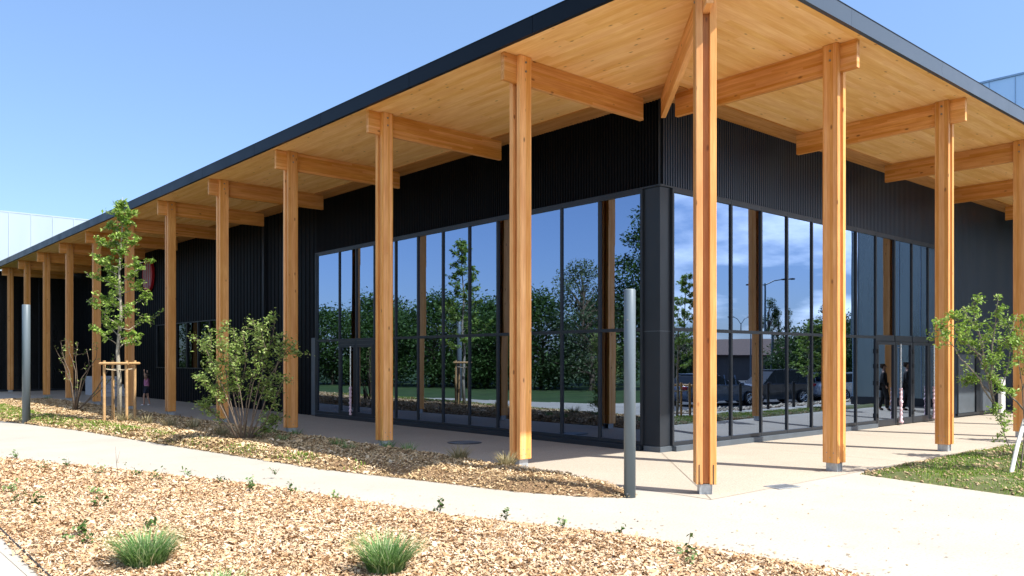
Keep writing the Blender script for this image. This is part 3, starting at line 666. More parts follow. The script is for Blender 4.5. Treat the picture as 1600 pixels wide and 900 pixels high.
# white steps at the far end of the porch
st = MB()
for i in range(5): st.box((2.05, 32.5+.34*i, 0.0 if i == 0 else .17*i), (3.05, 35.5, .17*(i+1)-.004))
tag(st.build('concrete_steps', 'white_conc', None, .01), 'flight of pale concrete steps at the shaded far end of the porch', 'steps')

# ================================================================= STREET OBJECTS
def post(x, y, z, h, r, label):
    e = empty('steel_post', (x, y, z), 0, label, 'post', 'round grey steel posts standing beside the path')
    MB().tube([(0, 0, -.15), (0, 0, h-.012), (0, 0, h)], [r, r, r-.01], 40).build('pole', 'bollard', e, smooth=False)
    MB().tube([(-r*1.02, -r*.35, h-.36), (-r*.9, -r*.3, h-.36)], .012, 10).tube([(-r*1.02, -r*.35, .05), (-r*.9, -r*.3, .05)], .01, 10).build('screw', 'bolt', e)
    for o in e.children:
        if o.name.startswith('pole'): sm = [abs(p.normal.z) < .5 for p in o.data.polygons]; o.data.polygons.foreach_set('use_smooth', sm)
p = G(984, 777); post(p.x, p.y, 0, 2.42, .068, 'tall round grey steel post in front of the glazed building corner')
p = G(41, 658, .06); post(p.x, p.y, .06, 2.92, .092, 'tall round grey steel post at the far left edge of the mulch mound')

# manhole and gully
p = G(726, 692)
mh = empty('manhole_cover', (p.x, p.y, .006), 0, 'round dark manhole cover in the shaded porch paving', 'manhole cover')
MB().tube([(0, 0, -.02), (0, 0, .004)], .33, 40).build('lid', 'manhole', mh)
m = MB()
for i in range(-4, 5): m.box((-.28, i*.06-.012, .0045), (.28, i*.06+.012, .009)) if abs(i) < 4 else None
m.build('grip_ribs', 'bolt', mh)
p = G(1222, 761)
dg = empty('drain_grate', (p.x, p.y, .004), R(-12), 'rectangular grey drain grate set in the cream plaza', 'drain')
m = MB().box((-.19, -.13, 0), (.19, -.11, .008)).box((-.19, .11, 0), (.19, .13, .008)).box((-.19, -.11, 0), (-.17, .11, .008)).box((.17, -.11, 0), (.19, .11, .008)); m.build('grate_frame', 'galv', dg)
m = MB()
for i in range(9): m.box((-.16+i*.037, -.109, 0), (-.144+i*.037, .109, .007))
m.build('bars', 'galv', dg); MB().box((-.17, -.11, -.002), (.17, .11, .001)).build('pit', 'manhole', dg)

# ================================================================= PLANTS
def leaves(name, C, size, mat, parent, spread=0., droop=.3, tone_bias=0., aspect=.5):
    n = len(C); C = C+rng.normal(0, spread, (n, 3))
    a = rng.random(n)*2*np.pi; el = rng.normal(-droop, .5, n); L = size*rng.uniform(.6, 1.25, n)
    U = np.c_[np.cos(a)*np.cos(el), np.sin(a)*np.cos(el), np.sin(el)]*L[:, None]
    ro = rng.normal(0, .7, n); S = np.c_[-np.sin(a)*np.cos(ro), np.cos(a)*np.cos(ro), np.sin(ro)]*(L*aspect)[:, None]
    cup = np.c_[np.zeros(n), np.zeros(n), L*.25]
    # leaf: 6 points folded on the midrib
    V = np.stack([C-U, C-U*.1+S+cup*.6, C+U, C-U*.1-S+cup*.6], 1)
    o = np.arange(n)*4; F = np.concatenate([np.stack([o, o+1, o+2], 1), np.stack([o, o+2, o+3], 1)])
    tone = np.repeat(np.clip(rng.beta(2, 2, n)+tone_bias, 0, 1), 4)
    return npmesh(name, V.reshape(-1, 3), F, mat, tone, parent)
def jitter_line(a, b, n, amp):
    a, b = Vector(a), Vector(b); L = (b-a).length; out = []
    for i in range(n+1):
        f_ = i/n; p = a.lerp(b, f_); 
        if 0 < i < n: p += Vector(rng.normal(0, amp*L, 3))
        elif i == n: pass
        out.append(p)
    return out
def sample_poly(pts, k, f0=.3):
    out = []
    for _ in range(k):
        f_ = (f0+(1-f0)*random.random())*(len(pts)-1); i = min(int(f_), len(pts)-2); out.append(pts[i].lerp(pts[i+1], f_-i))
    return out

# young tree on the mound, with support frame of stakes
def young_tree(root, H, crown0, seed=0, dens=1.0, mat='leaf'):
    st_ = random.getstate(); random.seed(seed)
    tr = MB(); main = [Vector((0, 0, -.05)), Vector((.03, .02, .9)), Vector((.0, .05, 1.7)), Vector((.06, .0, 2.6)), Vector((.03, .03, 3.6)), Vector((.10, 0, 4.6)), Vector((.12, .0, H))]
    tr.tube(main, [.058, .05, .043, .035, .024, .013, .004], 10); C = []
    nb = 34
    for i in range(nb):
        f_ = i/(nb-1); z = crown0+(H-.25-crown0)*f_; k = z/H*(len(main)-1); base = None
        for j in range(len(main)-1):
            if main[j].z <= z <= main[j+1].z: base = main[j].lerp(main[j+1], (z-main[j].z)/(main[j+1].z-main[j].z))
        a = i*2.4+random.uniform(-.5, .5); L = (.95*(1-f_)**.65+.16)*random.uniform(.55, 1.12)
        if f_ < .08: L *= .75
        d_ = Vector((math.cos(a), math.sin(a), random.uniform(.25, .85))); end = base+d_.normalized()*L+Vector((0, 0, .0))
        ln = jitter_line(base, end, 4, .05); tr.tube(ln, [.016*(1-f_*.6), .011*(1-f_*.5), .008*(1-f_*.5), .005, .003], 6)
        for q in sample_poly(ln, int(5*dens), .35):
            e2 = q+Vector((random.uniform(-1, 1), random.uniform(-1, 1), random.uniform(-.4, .6))).normalized()*random.uniform(.1, .28); l2 = [q, q.lerp(e2, .5)+Vector((0, 0, .015)), e2]
            tr.tube(l2, [.004, .003, .002], 4, False)
            C += [tuple(p_) for p_ in sample_poly(l2, int(9*dens), .15)]
        C += [tuple(p_) for p_ in sample_poly(ln, int(10*dens), .45)]
    tr.build('trunk', 'trunk', root, smooth=True)
    leaves('foliage', np.array(C), .050, mat, root, .03, .25, .05, .52)
    random.setstate(st_)
def tree_guard(loc, rz, label, h=1.48):
    e = empty('tree_guard', loc, rz, label, 'tree stakes', 'round timber stake frames round young trees')
    P_ = [(-.27, -.2), (.27, -.2), (.27, .22), (-.27, .22)]
    for x, y in P_: MB().tube([(x, y, -.2), (x, y, h)], [.034, .032], 12).build('stake', 'stake', e, smooth=False)
    for a, b_ in ((0, 1), (1, 2), (3, 0)):
        A, B = Vector((*P_[a], h-.07)), Vector((*P_[b_], h-.07)); d_ = (B-A).normalized()*.07; off = Vector((0, 0, 0))
        MB().tube([A-d_+Vector((d_.y, -d_.x, 0)), B+d_+Vector((d_.y, -d_.x, 0))], .032, 12).build('rail', 'stake', e)
    MB().tube([(-.27, -.2, h-.2), (-.1, .02, h-.24), (.05, .07, h-.23), (.27, .22, h-.2)], .014, 6).tube([(.27, -.2, h-.2), (.1, -.03, h-.23), (-.06, .0, h-.22), (-.27, .22, h-.2)], .014, 6).build('strap', 'strap', e)
    return e
TP = (-2.19, 15.4, .10)
t1 = empty('young_tree', TP, R(40), 'slender young tree with bright green leaves held between timber stakes', 'tree')
young_tree(t1, 5.45, 1.75, 3, 1.7)
tree_guard(TP, R(-42), 'frame of round timber stakes round the slender young tree on the mound')

# multi-stem shrub behind the mound, given by its stems (survey pixels at 15.3 m)
def stems_shrub(root, base, stems, d, rad0, nleaf, leafsize, mat, twig=.22, spread=.05, ntw=10, droop=.1, bark='bark', jz=.35, wander=.0, f0=.35):
    tr = MB(); C = []
    for pl in stems:
        off = random.uniform(-jz, jz); n = len(pl); pts = []
        for i, (x, y) in enumerate(pl):
            q = atdepth(x, y, d+off*(i/(n-1)) if n > 1 else d); pts.append(q-base)
        r0 = rad0*random.uniform(.7, 1.15); fine = []
        for i in range(len(pts)-1):
            fine += [pts[i], pts[i].lerp(pts[i+1], .5)+Vector(rng.normal(0, .012, 3))]
        fine.append(pts[-1]); k = len(fine)
        tr.tube(fine, [max(.0028, r0*(1-.85*i/(k-1))) for i in range(k)], 7)
        for q in sample_poly(fine, ntw, f0 if len(pl) > 5 else .3):
            dr = Vector((random.gauss(0, 1), random.gauss(0, 1), random.gauss(.35, .6))).normalized()
            e2 = q+dr*twig*random.uniform(.4, 1.3); l2 = [q, q.lerp(e2, .5)+Vector((0, 0, .02)), e2]; tr.tube(l2, [.0042, .003, .0015], 4, False)
            C += [tuple(p_) for p_ in sample_poly(l2, nleaf, .2)]
    tr.build('stems', bark, root, smooth=True)
    if C: leaves('foliage', np.array(C), leafsize, mat, root, spread, droop, 0., .5)
sb = G(385, 684, .10)
s1 = empty('multistem_shrub', sb, 0, 'broad many-stemmed shrub with sparse yellow-green leaves on the mulch mound', 'shrub')
stems = [[(372, 685), (350, 640), (338, 590), (322, 545), (308, 530)], [(375, 685), (358, 620), (352, 570), (345, 530), (352, 505)], [(378, 685), (372, 620), (385, 560), (380, 515)],
         [(382, 685), (385, 630), (400, 570), (402, 530), (395, 498)], [(386, 685), (398, 630), (412, 570), (425, 530), (430, 497)], [(390, 685), (410, 640), (428, 590), (440, 550), (448, 520)],
         [(388, 685), (405, 625), (430, 575), (452, 545), (470, 558)], [(372, 685), (345, 655), (325, 640), (312, 630)], [(370, 685), (340, 625), (322, 600), (312, 588)], [(392, 685), (415, 660), (432, 620), (445, 590)],
         [(378, 685), (362, 600), (370, 555), (365, 512)], [(384, 685), (375, 610), (360, 560), (335, 535)], [(380, 685), (395, 600), (415, 545), (410, 505)], [(376, 685), (350, 610), (330, 560), (330, 520)], [(392, 685), (420, 668), (434, 655)]]
stems_shrub(s1, sb, stems, 15.3, .017, 15, .034, 'leaf_y', .22, .04, 25)
s0b = G(118, 643, .08)
s0 = empty('bare_shrub', s0b, 0, 'small nearly leafless shrub with a few yellow buds left of the staked tree', 'shrub')
stems = [[(118, 643), (121, 600), (118, 560), (122, 535)], [(116, 643), (130, 600), (140, 575), (135, 545)], [(120, 643), (150, 610), (168, 580), (182, 555)], [(118, 643), (145, 620), (175, 590), (190, 570)],
         [(117, 643), (112, 600), (100, 570), (88, 548)], [(117, 643), (108, 580), (97, 550), (95, 535)], [(118, 643), (118, 580), (108, 550), (104, 530)], [(119, 643), (128, 590), (150, 560), (150, 535)]]
stems_shrub(s0, s0b, stems, 24, .022, 3, .035, 'leaf_y', .28, .03, 7)
MB().tube([(0, 0, 0), (.02, .0, .25), (.05, 0, .42)], [.07, .06, .05], 9).build('stump', 'bark', s0)
# right-hand sapling with a white prop
rb = G(1594, 738, .03)
s2 = empty('young_sapling', rb, 0, 'open leafy sapling leaning left on the lawn at the right edge', 'tree')
dR = (rb-CP).dot(FW)
stems = [[(1594, 738), (1583, 708), (1570, 680), (1563, 650), (1554, 632)], [(1554, 632), (1545, 600), (1540, 560), (1528, 520), (1505, 480)], [(1554, 632), (1535, 605), (1520, 580), (1500, 560), (1480, 530), (1465, 508)],
         [(1554, 632), (1548, 590), (1550, 540), (1556, 500), (1560, 468)], [(1548, 600), (1530, 560), (1510, 520), (1495, 500), (1482, 492)], [(1551, 620), (1570, 590), (1578, 550), (1585, 510)],
         [(1594, 738), (1600, 690), (1599, 640), (1597, 600), (1590, 540), (1595, 500)], [(1599, 640), (1580, 620), (1565, 600), (1550, 580)], [(1597, 610), (1612, 560), (1615, 510)], [(1548, 600), (1535, 560), (1530, 520), (1520, 470)],
         [(1540, 560), (1520, 545), (1500, 530), (1490, 520)], [(1600, 660), (1630, 600), (1640, 540)], [(1545, 590), (1560, 560), (1575, 530), (1590, 490)], [(1550, 615), (1525, 592), (1510, 600), (1500, 575)]]
stems_shrub(s2, rb, stems, dR, .013, 24, .028, 'leaf', .17, .03, 13, .3, 'bark_grey', .45, 0, .62)
a = G(1577, 741, .03); b_ = atdepth(1601, 655, dR+.1)
tag(MB().tube([(0, 0, -.1), (b_-a)*.5, (b_-a)], [.029, .028, .027], 10).build('prop_stake', 'white_paint'), 'white painted stake leaning against the sapling at the right edge', 'stake')
bpy.data.objects['prop_stake'].location = a

# grass tufts
def tuft(base, n, r, h, mat, name, label, group=None, lean=.45, wd=.004):
    e = empty(name, base, random.random()*6, label, 'grass clump', group)
    ang = rng.random(n)*6.283; rr = r*.55*np.sqrt(rng.random(n)); C = np.c_[np.cos(ang)*rr, np.sin(ang)*rr, np.zeros(n)-.01]
    out = ang+rng.normal(0, .6, n); L = (rr/(r*.55))*.85*lean*2+np.abs(rng.normal(0, .30, n)); hh = h*rng.uniform(.4, 1.05, n)
    D = np.c_[np.cos(out), np.sin(out), np.zeros(n)]; S = np.c_[-np.sin(out), np.cos(out), np.zeros(n)]*wd; up = np.array([0, 0, 1.]); V = []; 
    for fr in (0, .35, .7, 1.0):
        bend = L*fr*1.15; c_ = C+up*(hh*fr*np.cos(bend*.55))[:, None]+D*(hh*fr*np.sin(bend))[:, None]
        wv = (1, .9, .6, .12)[int(round(fr*3))] if fr not in (.35, .7) else (.9 if fr == .35 else .6)
        V += [c_-S*wv, c_+S*wv]
    V = np.stack(V, 1).reshape(-1, 3); o = (np.arange(n)*8)[:, None]
    F = np.concatenate([o+np.array([[0, 1, 3, 2]]), o+np.array([[2, 3, 5, 4]]), o+np.array([[4, 5, 7, 6]])])
    npmesh('blades', V, F, mat, np.repeat(rng.random(n), 8), e)
    return e
tuft(G(228, 883, .05), 900, .25, .30, 'blade', 'grass_tuft', 'dense green grass tuft in the wood chips at the lower left')
tuft(G(603, 893, .05), 820, .23, .31, 'blade', 'grass_tuft', 'dense green grass tuft in the wood chips at the bottom centre')
tuft(G(345, 944, .05), 420, .22, .22, 'blade', 'grass_tuft', 'green grass tuft cut by the bottom edge between two larger tufts')
dry = [(194, 662), (228, 668), (266, 670), (303, 673), (347, 684), (717, 721), (792, 733)]
dk = [(426, 681), (441, 693), (462, 684), (527, 700), (544, 708), (606, 703), (638, 710), (74, 626), (395, 690)]
NTH = ['leftmost']+[o+' from the left' for o in 'second third fourth fifth sixth seventh eighth ninth tenth eleventh twelfth thirteenth fourteenth fifteenth sixteenth seventeenth eighteenth nineteenth twentieth twenty-first twenty-second twenty-third twenty-fourth'.split()]
for i, (x, y) in enumerate(dry):
    big = i >= 5
    tuft(G(x, y, .07), 110 if not big else 150, .17, .33 if not big else .28, 'blade_dry', 'dry_grass_clump',
         NTH[i]+' of the straw-coloured grass clumps on the mound' if not big else ('pale grass clump on the mound near the manhole cover' if i == 5 else 'pale grass clump at the foot of the second timber column'),
         'straw-coloured grass clumps on the mound' if not big else None, .35, .007)
dk.sort()
for i, (x, y) in enumerate(dk):
    tuft(G(x, y, .06), 110, .15, .22, 'blade', 'green_grass_clump', NTH[i]+' of the small dark green grass clumps in the mound shade', 'small green grass clumps in the shade of the mound', .3, .005)
# little weeds in the near bed
def weed(base, sc_, i, lb):
    e = empty('weed_plant', base, random.random()*6, lb, 'weed', 'tiny weeds in the near wood chip bed')
    m = MB(); C = []
    for k in range(5):
        t_ = Vector((random.uniform(-.07, .07), random.uniform(-.07, .07), random.uniform(.04, .12)))*sc_; m.tube([(0, 0, 0), t_*.6, t_], [.003, .002, .001], 4, False); C += [tuple(t_*random.uniform(.4, 1)) for _ in range(5)]
    m.build('stems', 'bark', e); leaves('foliage', np.array(C), .02*sc_, 'leaf_far' if i % 3 else 'blade', e, .015, .1, .1, .6)
WD = [(27, 716, 1.2), (67, 735, 1), (107, 733, 1.1), (156, 742, 1), (215, 747, 1.1), (12, 770, 1.4), (30, 785, 1.1), (52, 793, 1.3), (148, 776, 1.2), (155, 792, 1.2), (246, 752, 1.2), (292, 748, 1.1), (344, 756, 1), (397, 762, 1.1),
      (455, 770, 1), (390, 768, 1), (687, 802, 1.3), (790, 812, .9), (880, 828, 1), (968, 836, .9), (1072, 868, 1.2), (1075, 885, .9), (127, 838, 1.3), (134, 852, .9), (105, 850, .9), (232, 826, 1.2), (430, 742, .8), (520, 780, .9)]
edge_y = lambda x: np.interp(x, [0, 200, 400, 700, 1000, 1300], [718, 738, 760, 808, 842, 895])
w_e = sorted(q for q in WD if q[1] < edge_y(q[0])+14); w_i = sorted(q for q in WD if q[1] >= edge_y(q[0])+14)
for i, (x, y, s_) in enumerate(w_e): weed(G(x, y, .05), s_*1.15, i, NTH[i]+' of the tiny weeds along the path edge of the near bed')
for i, (x, y, s_) in enumerate(w_i): weed(G(x, y, .05), s_*1.15, i, NTH[i]+' of the tiny weeds well inside the near wood chip bed')
tw = G(185, 748, .05)
e = empty('twig_plant', tw, 0, 'bare upright twig with a small leafy side shoot beside the path edge', 'weed')
MB().tube([(0, 0, 0), (-.02, .01, .2), (-.03, .02, .42)], [.004, .003, .001], 5).tube([(-.02, .01, .2), (.02, .0, .36)], [.003, .001], 5).build('stems', 'bark', e)
leaves('foliage', np.array([(.08, 0, .18), (.1, .02, .2), (.06, 0, .2), (.09, 0, .17)]), .02, 'leaf_far', e)

# ================================================================= PEOPLE
def skinfig(name, V, E, Rr, mat, parent, sub=2):
    bm = bmesh.new(); lay = bm.verts.layers.skin.verify(); vs = []
    for p_, r_ in zip(V, Rr):
        v = bm.verts.new(p_); v[lay].radius = (r_, r_) if isinstance(r_, (int, float)) else r_; vs.append(v)
    vs[0][lay].use_root = True
    for a, b_ in E: bm.edges.new((vs[a], vs[b_]))
    me = bpy.data.meshes.new(name); bm.to_mesh(me); bm.free(); o = finish(me, name, mat, parent)
    o.modifiers.new('skin', 'SKIN').use_smooth_shade = True; s_ = o.modifiers.new('sub', 'SUBSURF'); s_.levels = s_.render_levels = sub
    return o
def person(root, H, arms='down', stride=.12, shirt='cloth_black', pants='cloth_black', legs_bare=False, shoe='cloth_black', hairlen=.0):
    k = H/1.75
    P_ = dict(pel=(0, 0, .95), sp=(0, .01, 1.15), ch=(0, 0, 1.36), nk=(0, 0, 1.50), hd=(0, -.02, 1.60), tp=(0, -.01, 1.70),
              hl=(.09, 0, .92), hr=(-.09, 0, .92), kl=(.10, -stride*.9-.02, .50), kr=(-.10, stride*.3, .50), al=(.10, -stride, .09), ar=(-.10, stride*1.4, .13 if stride > .1 else .09),
              fl=(.11, -stride-.17, .04), fr=(-.11, stride*1.4-.15, .05), sl=(.17, 0, 1.42), sr=(-.17, 0, 1.42))
    if arms == 'up': P_.update(el=(.30, -.02, 1.55), wl=(.27, -.05, 1.80), gl=(.25, -.06, 1.90), er=(-.30, -.02, 1.50), wr=(-.38, -.05, 1.74), gr=(-.40, -.06, 1.84))
    else: P_.update(el=(.25, .04, 1.15), wl=(.26, -.06, .92), gl=(.25, -.09, .82), er=(-.25, .04, 1.15), wr=(-.27, -.02, .92), gr=(-.26, -.05, .82))
    names = list(P_); V = [Vector(P_[n])*k for n in names]; ix = {n: i for i, n in enumerate(names)}
    rad = dict(pel=.12, sp=.105, ch=.13, nk=.05, hd=.085, tp=.07, hl=.085, hr=.085, kl=.055, kr=.055, al=.038, ar=.038, fl=.035, fr=.035, sl=.055, sr=.055, el=.038, er=.038, wl=.026, wr=.026, gl=.035, gr=.035)
    E = [('pel', 'sp'), ('sp', 'ch'), ('ch', 'nk'), ('nk', 'hd'), ('hd', 'tp'), ('pel', 'hl'), ('pel', 'hr'), ('hl', 'kl'), ('kl', 'al'), ('al', 'fl'), ('hr', 'kr'), ('kr', 'ar'), ('ar', 'fr'), ('ch', 'sl'), ('sl', 'el'), ('el', 'wl'), ('wl', 'gl'), ('ch', 'sr'), ('sr', 'er'), ('er', 'wr'), ('wr', 'gr')]
    skinfig('body', V, [(ix[a], ix[b_]) for a, b_ in E], [rad[n]*k for n in names], 'skin', root)
    def sub(names_, edges, grow, mat, nm):
        vv = [Vector(P_[n])*k for n in names_]; skinfig(nm, vv, edges, [(rad[n]+grow)*k for n in names_], mat, root)
    sub(['ch', 'sp', 'pel', 'sl', 'sr'], [(0, 1), (1, 2), (0, 3), (0, 4)], .036, shirt, 'shirt')
    if legs_bare:
        vv = [Vector(P_['pel']), Vector(P_['hl']), Vector(P_['hr']), Vector(P_['hl']).lerp(Vector(P_['kl']), .75), Vector(P_['hr']).lerp(Vector(P_['kr']), .75)]
        skinfig('shorts', [v*k for v in vv], [(0, 1), (0, 2), (1, 3), (2, 4)], [.13*k, .10*k, .10*k, .085*k, .085*k], pants, root)
    else: sub(['pel', 'hl', 'hr', 'kl', 'kr', 'al', 'ar'], [(0, 1), (0, 2), (1, 3), (2, 4), (3, 5), (4, 6)], .032, pants, 'trousers')
    if not legs_bare:
        for q_ in (('sl', 'el', 'wl'), ('sr', 'er', 'wr')): 
            vv = [Vector(P_[n])*k for n in q_]; skinfig('sleeve', vv, [(0, 1), (1, 2)], [(rad[n]+.022)*k for n in q_], shirt, root)
    for a, b_ in (('al', 'fl'), ('ar', 'fr')):
        skinfig('shoe', [(Vector(P_[a])-Vector((0, 0, .02)))*k, Vector(P_[b_])*k], [(0, 1)], [.048*k, .042*k], shoe, root, 1)
    hv = [Vector((0, .03, 1.63)), Vector((0, .03, 1.70)), Vector((0, .075, 1.55-hairlen))]
    skinfig('hair', [v*k for v in hv], [(0, 1), (0, 2)], [.088*k, .07*k, .05*k], 'hair', root, 1)
    # face: nose, eyes and ears as small shapes
    f_ = MB(); f_.tube([(0, -.105*k, 1.62*k), (0, -.125*k, 1.585*k), (0, -.10*k, 1.58*k)], [.008*k, .014*k, .01*k], 6)
    for s_ in (-1, 1): f_.tube([(s_*.085*k, .0, 1.60*k), (s_*.098*k, .0, 1.60*k)], [.024*k, .02*k], 8)
    f_.build('nose_and_ears', 'skin', root)
    f_ = MB()
    for s_ in (-1, 1): f_.tube([(s_*.032*k, -.095*k, 1.625*k), (s_*.032*k, -.108*k, 1.625*k)], .010*k, 8)
    f_.build('eyes', 'hair', root)
cp = G(229, 634); ch = empty('person', cp, R(-120), 'child in pink top and dark shorts playing with both arms raised in the porch', 'person')
person(ch, 1.17, 'up', .10, 'cloth_pink', 'cloth_navy', True, 'shoe', .06)
a1 = empty('person', (17.9, .9, 0), R(150), 'adult in black clothes walking, seen reflected in the right entrance door', 'person'); person(a1, 1.55, 'down', .08)
a2 = empty('person', (17.5, .35, 0), R(150), 'bareheaded adult in black beside a companion, seen reflected in the left door leaf', 'person'); person(a2, 1.5, 'down', .1)

# ================================================================= AROUND THE CAMERA (seen mirrored in the glass)
def far_tree(root, h, wdt, crown0, nclump, nleaf, mat, seed, leafsize=.11, shape='round'):
    st_ = random.getstate(); random.seed(seed); tr = MB(); top = Vector((random.uniform(-.3, .3), random.uniform(-.3, .3), h*.85))
    tr.tube([(0, 0, -.2), top*.35+Vector((.1, 0, 0)), top*.7, top], [.05*h*.5, .035*h*.5, .02*h*.5, .006*h], 9); C = []
    for i in range(nclump):
        f_ = (i+.5)/nclump; z = crown0+(h-crown0)*f_
        r = wdt*.5*(math.sin(math.pi*min(1, f_*.86+.14))**.7 if shape == 'round' else (1-abs(f_-.35)**1.3))*random.uniform(.35, 1.0)
        if shape == 'column': r = wdt*.5*math.sin(math.pi*(f_*.9+.08))**.5*random.uniform(.4, 1)
        a = random.uniform(0, 6.28); c_ = Vector((math.cos(a)*r, math.sin(a)*r, z)); b0_ = top*min(.98, max(.15, (z-.25*r)/top.z*.8))
        tr.tube([b0_, b0_.lerp(c_, .5)+Vector((0, 0, .1)), c_], [.012*h*.5, .007*h*.5, .01], 5, False)
        s_ = wdt*random.uniform(.09, .19); n = int(nleaf*random.uniform(.6, 1.3)); g_ = rng.normal(0, 1, (n, 3)); g_ = g_/np.linalg.norm(g_, axis=1)[:, None]*(rng.random((n, 1))**.45)*1.55; C.append(g_*np.array([s_, s_, s_*.7])+np.array(c_))
    tr.build('trunk', 'bark', root); leaves('foliage', np.concatenate(C), leafsize, mat, root, 0, .2, .0, .6); random.setstate(st_)
protos = {}
def put_tree(key, x, y, s, label, group, spec=None):
    if key not in protos:
        e = empty('broadleaf_tree', (x, y, 0), 0, label, 'tree', group); far_tree(e, **spec); protos[key] = e
    else: e = copy_tree(protos[key]); e['label'] = label; e.location = (x, y, 0)
    e.scale = (s, s, s*random.uniform(.92, 1.08)); e.rotation_euler = (0, 0, random.uniform(0, 6)); return e
A = dict(h=5.0, wdt=5.6, crown0=.35, nclump=95, nleaf=150, mat='leaf_far', seed=11, leafsize=.10)
B = dict(h=9.0, wdt=4.4, crown0=2.0, nclump=80, nleaf=170, mat='leaf_far', seed=12, leafsize=.10)
Cc = dict(h=6.6, wdt=4.6, crown0=.5, nclump=60, nleaf=130, mat='leaf_grey', seed=13, leafsize=.08)
D = dict(h=9, wdt=2.4, crown0=.8, nclump=46, nleaf=100, mat='leaf_far', seed=14, leafsize=.09, shape='column')
gl_ = 'woodland trees mirrored in the left glass wall'
TL = [('A', -10.0, 47, 1.0), ('A', -12.5, 43, .95), ('A', -14, 39, .9), ('A', -15.5, 35, 1.0), ('A', -16, 31, .85), ('A', -17.5, 28, .95), ('C', -17.5, 24.5, 1.0), ('B', -19.5, 21.5, .98), ('B', -21.5, 18.5, .85), ('C', -20.5, 16.0, .95), ('A', -22, 12.5, 1.05), ('C', -24, 8, 1.0), ('A', -8, 51, 1.0), ('A', -20, 36, 1.1), ('A', -17, 44, 1.1), ('A', -24, 29, 1.0)]
TL.sort(key=lambda q: -q[2]); cnt = {'A': 0, 'B': 0, 'C': 0}
for k, x, y, s_ in TL:
    cnt[k] += 1; nth = NTH[cnt[k]-1]+' of the '
    put_tree(k, x, y, s_, nth+{'A': 'bushy green woodland trees mirrored in the left glass', 'B': 'tall dark trees mirrored in the left glass', 'C': 'grey-green willowy trees mirrored in the left glass'}[k], gl_, {'A': A, 'B': B, 'C': Cc}[k])
gr_ = 'trees beyond the car park mirrored in the right glass wall'
def Rm(px, d, z=-.6):
    p = atdepth(px, YH, d); return (p.x, 2*GY-p.y, z)
def topz(y, d): return 1.6+(YH-y)*d/FPX
nb = {'A': 0, 'D': 0}
for k, px, ty, d in [('A', 1062, 528, 52), ('D', 1214, 470, 90), ('D', 1226, 476, 92), ('A', 1272, 508, 47), ('D', 1294, 470, 98), ('A', 1302, 512, 52), ('A', 1332, 506, 56)]:
    q = Rm(px, d); h_ = topz(ty, d)+.6; nb[k] += 1
    e = put_tree(k, q[0], q[1], h_/(A['h'] if k == 'A' else D['h']), NTH[nb[k]-1]+' of the '+{'A': 'bushy green trees behind the cars in the right glass', 'D': 'narrow dark poplars mirrored in the right glass'}[k], gr_, {'D': D, 'A': A}[k])
    e.location.z = -.65
# young staked trees on the lawn by the car park
q = Rm(1062, 23, 0); yt2 = copy_tree(t1); yt2.location = q; yt2.scale = (.72, .72, .74); yt2['label'] = 'staked young tree in front of the blue hatchback in the right glass reflection'
g2 = tree_guard(q, R(20), 'timber stake frame in front of the blue hatchback in the right glass reflection', .95)
q = Rm(1264, 27, 0); yt3 = copy_tree(t1); yt3.location = q; yt3.scale = (.8, .8, .54); yt3['label'] = 'low young tree in front of the silver car in the right glass reflection'

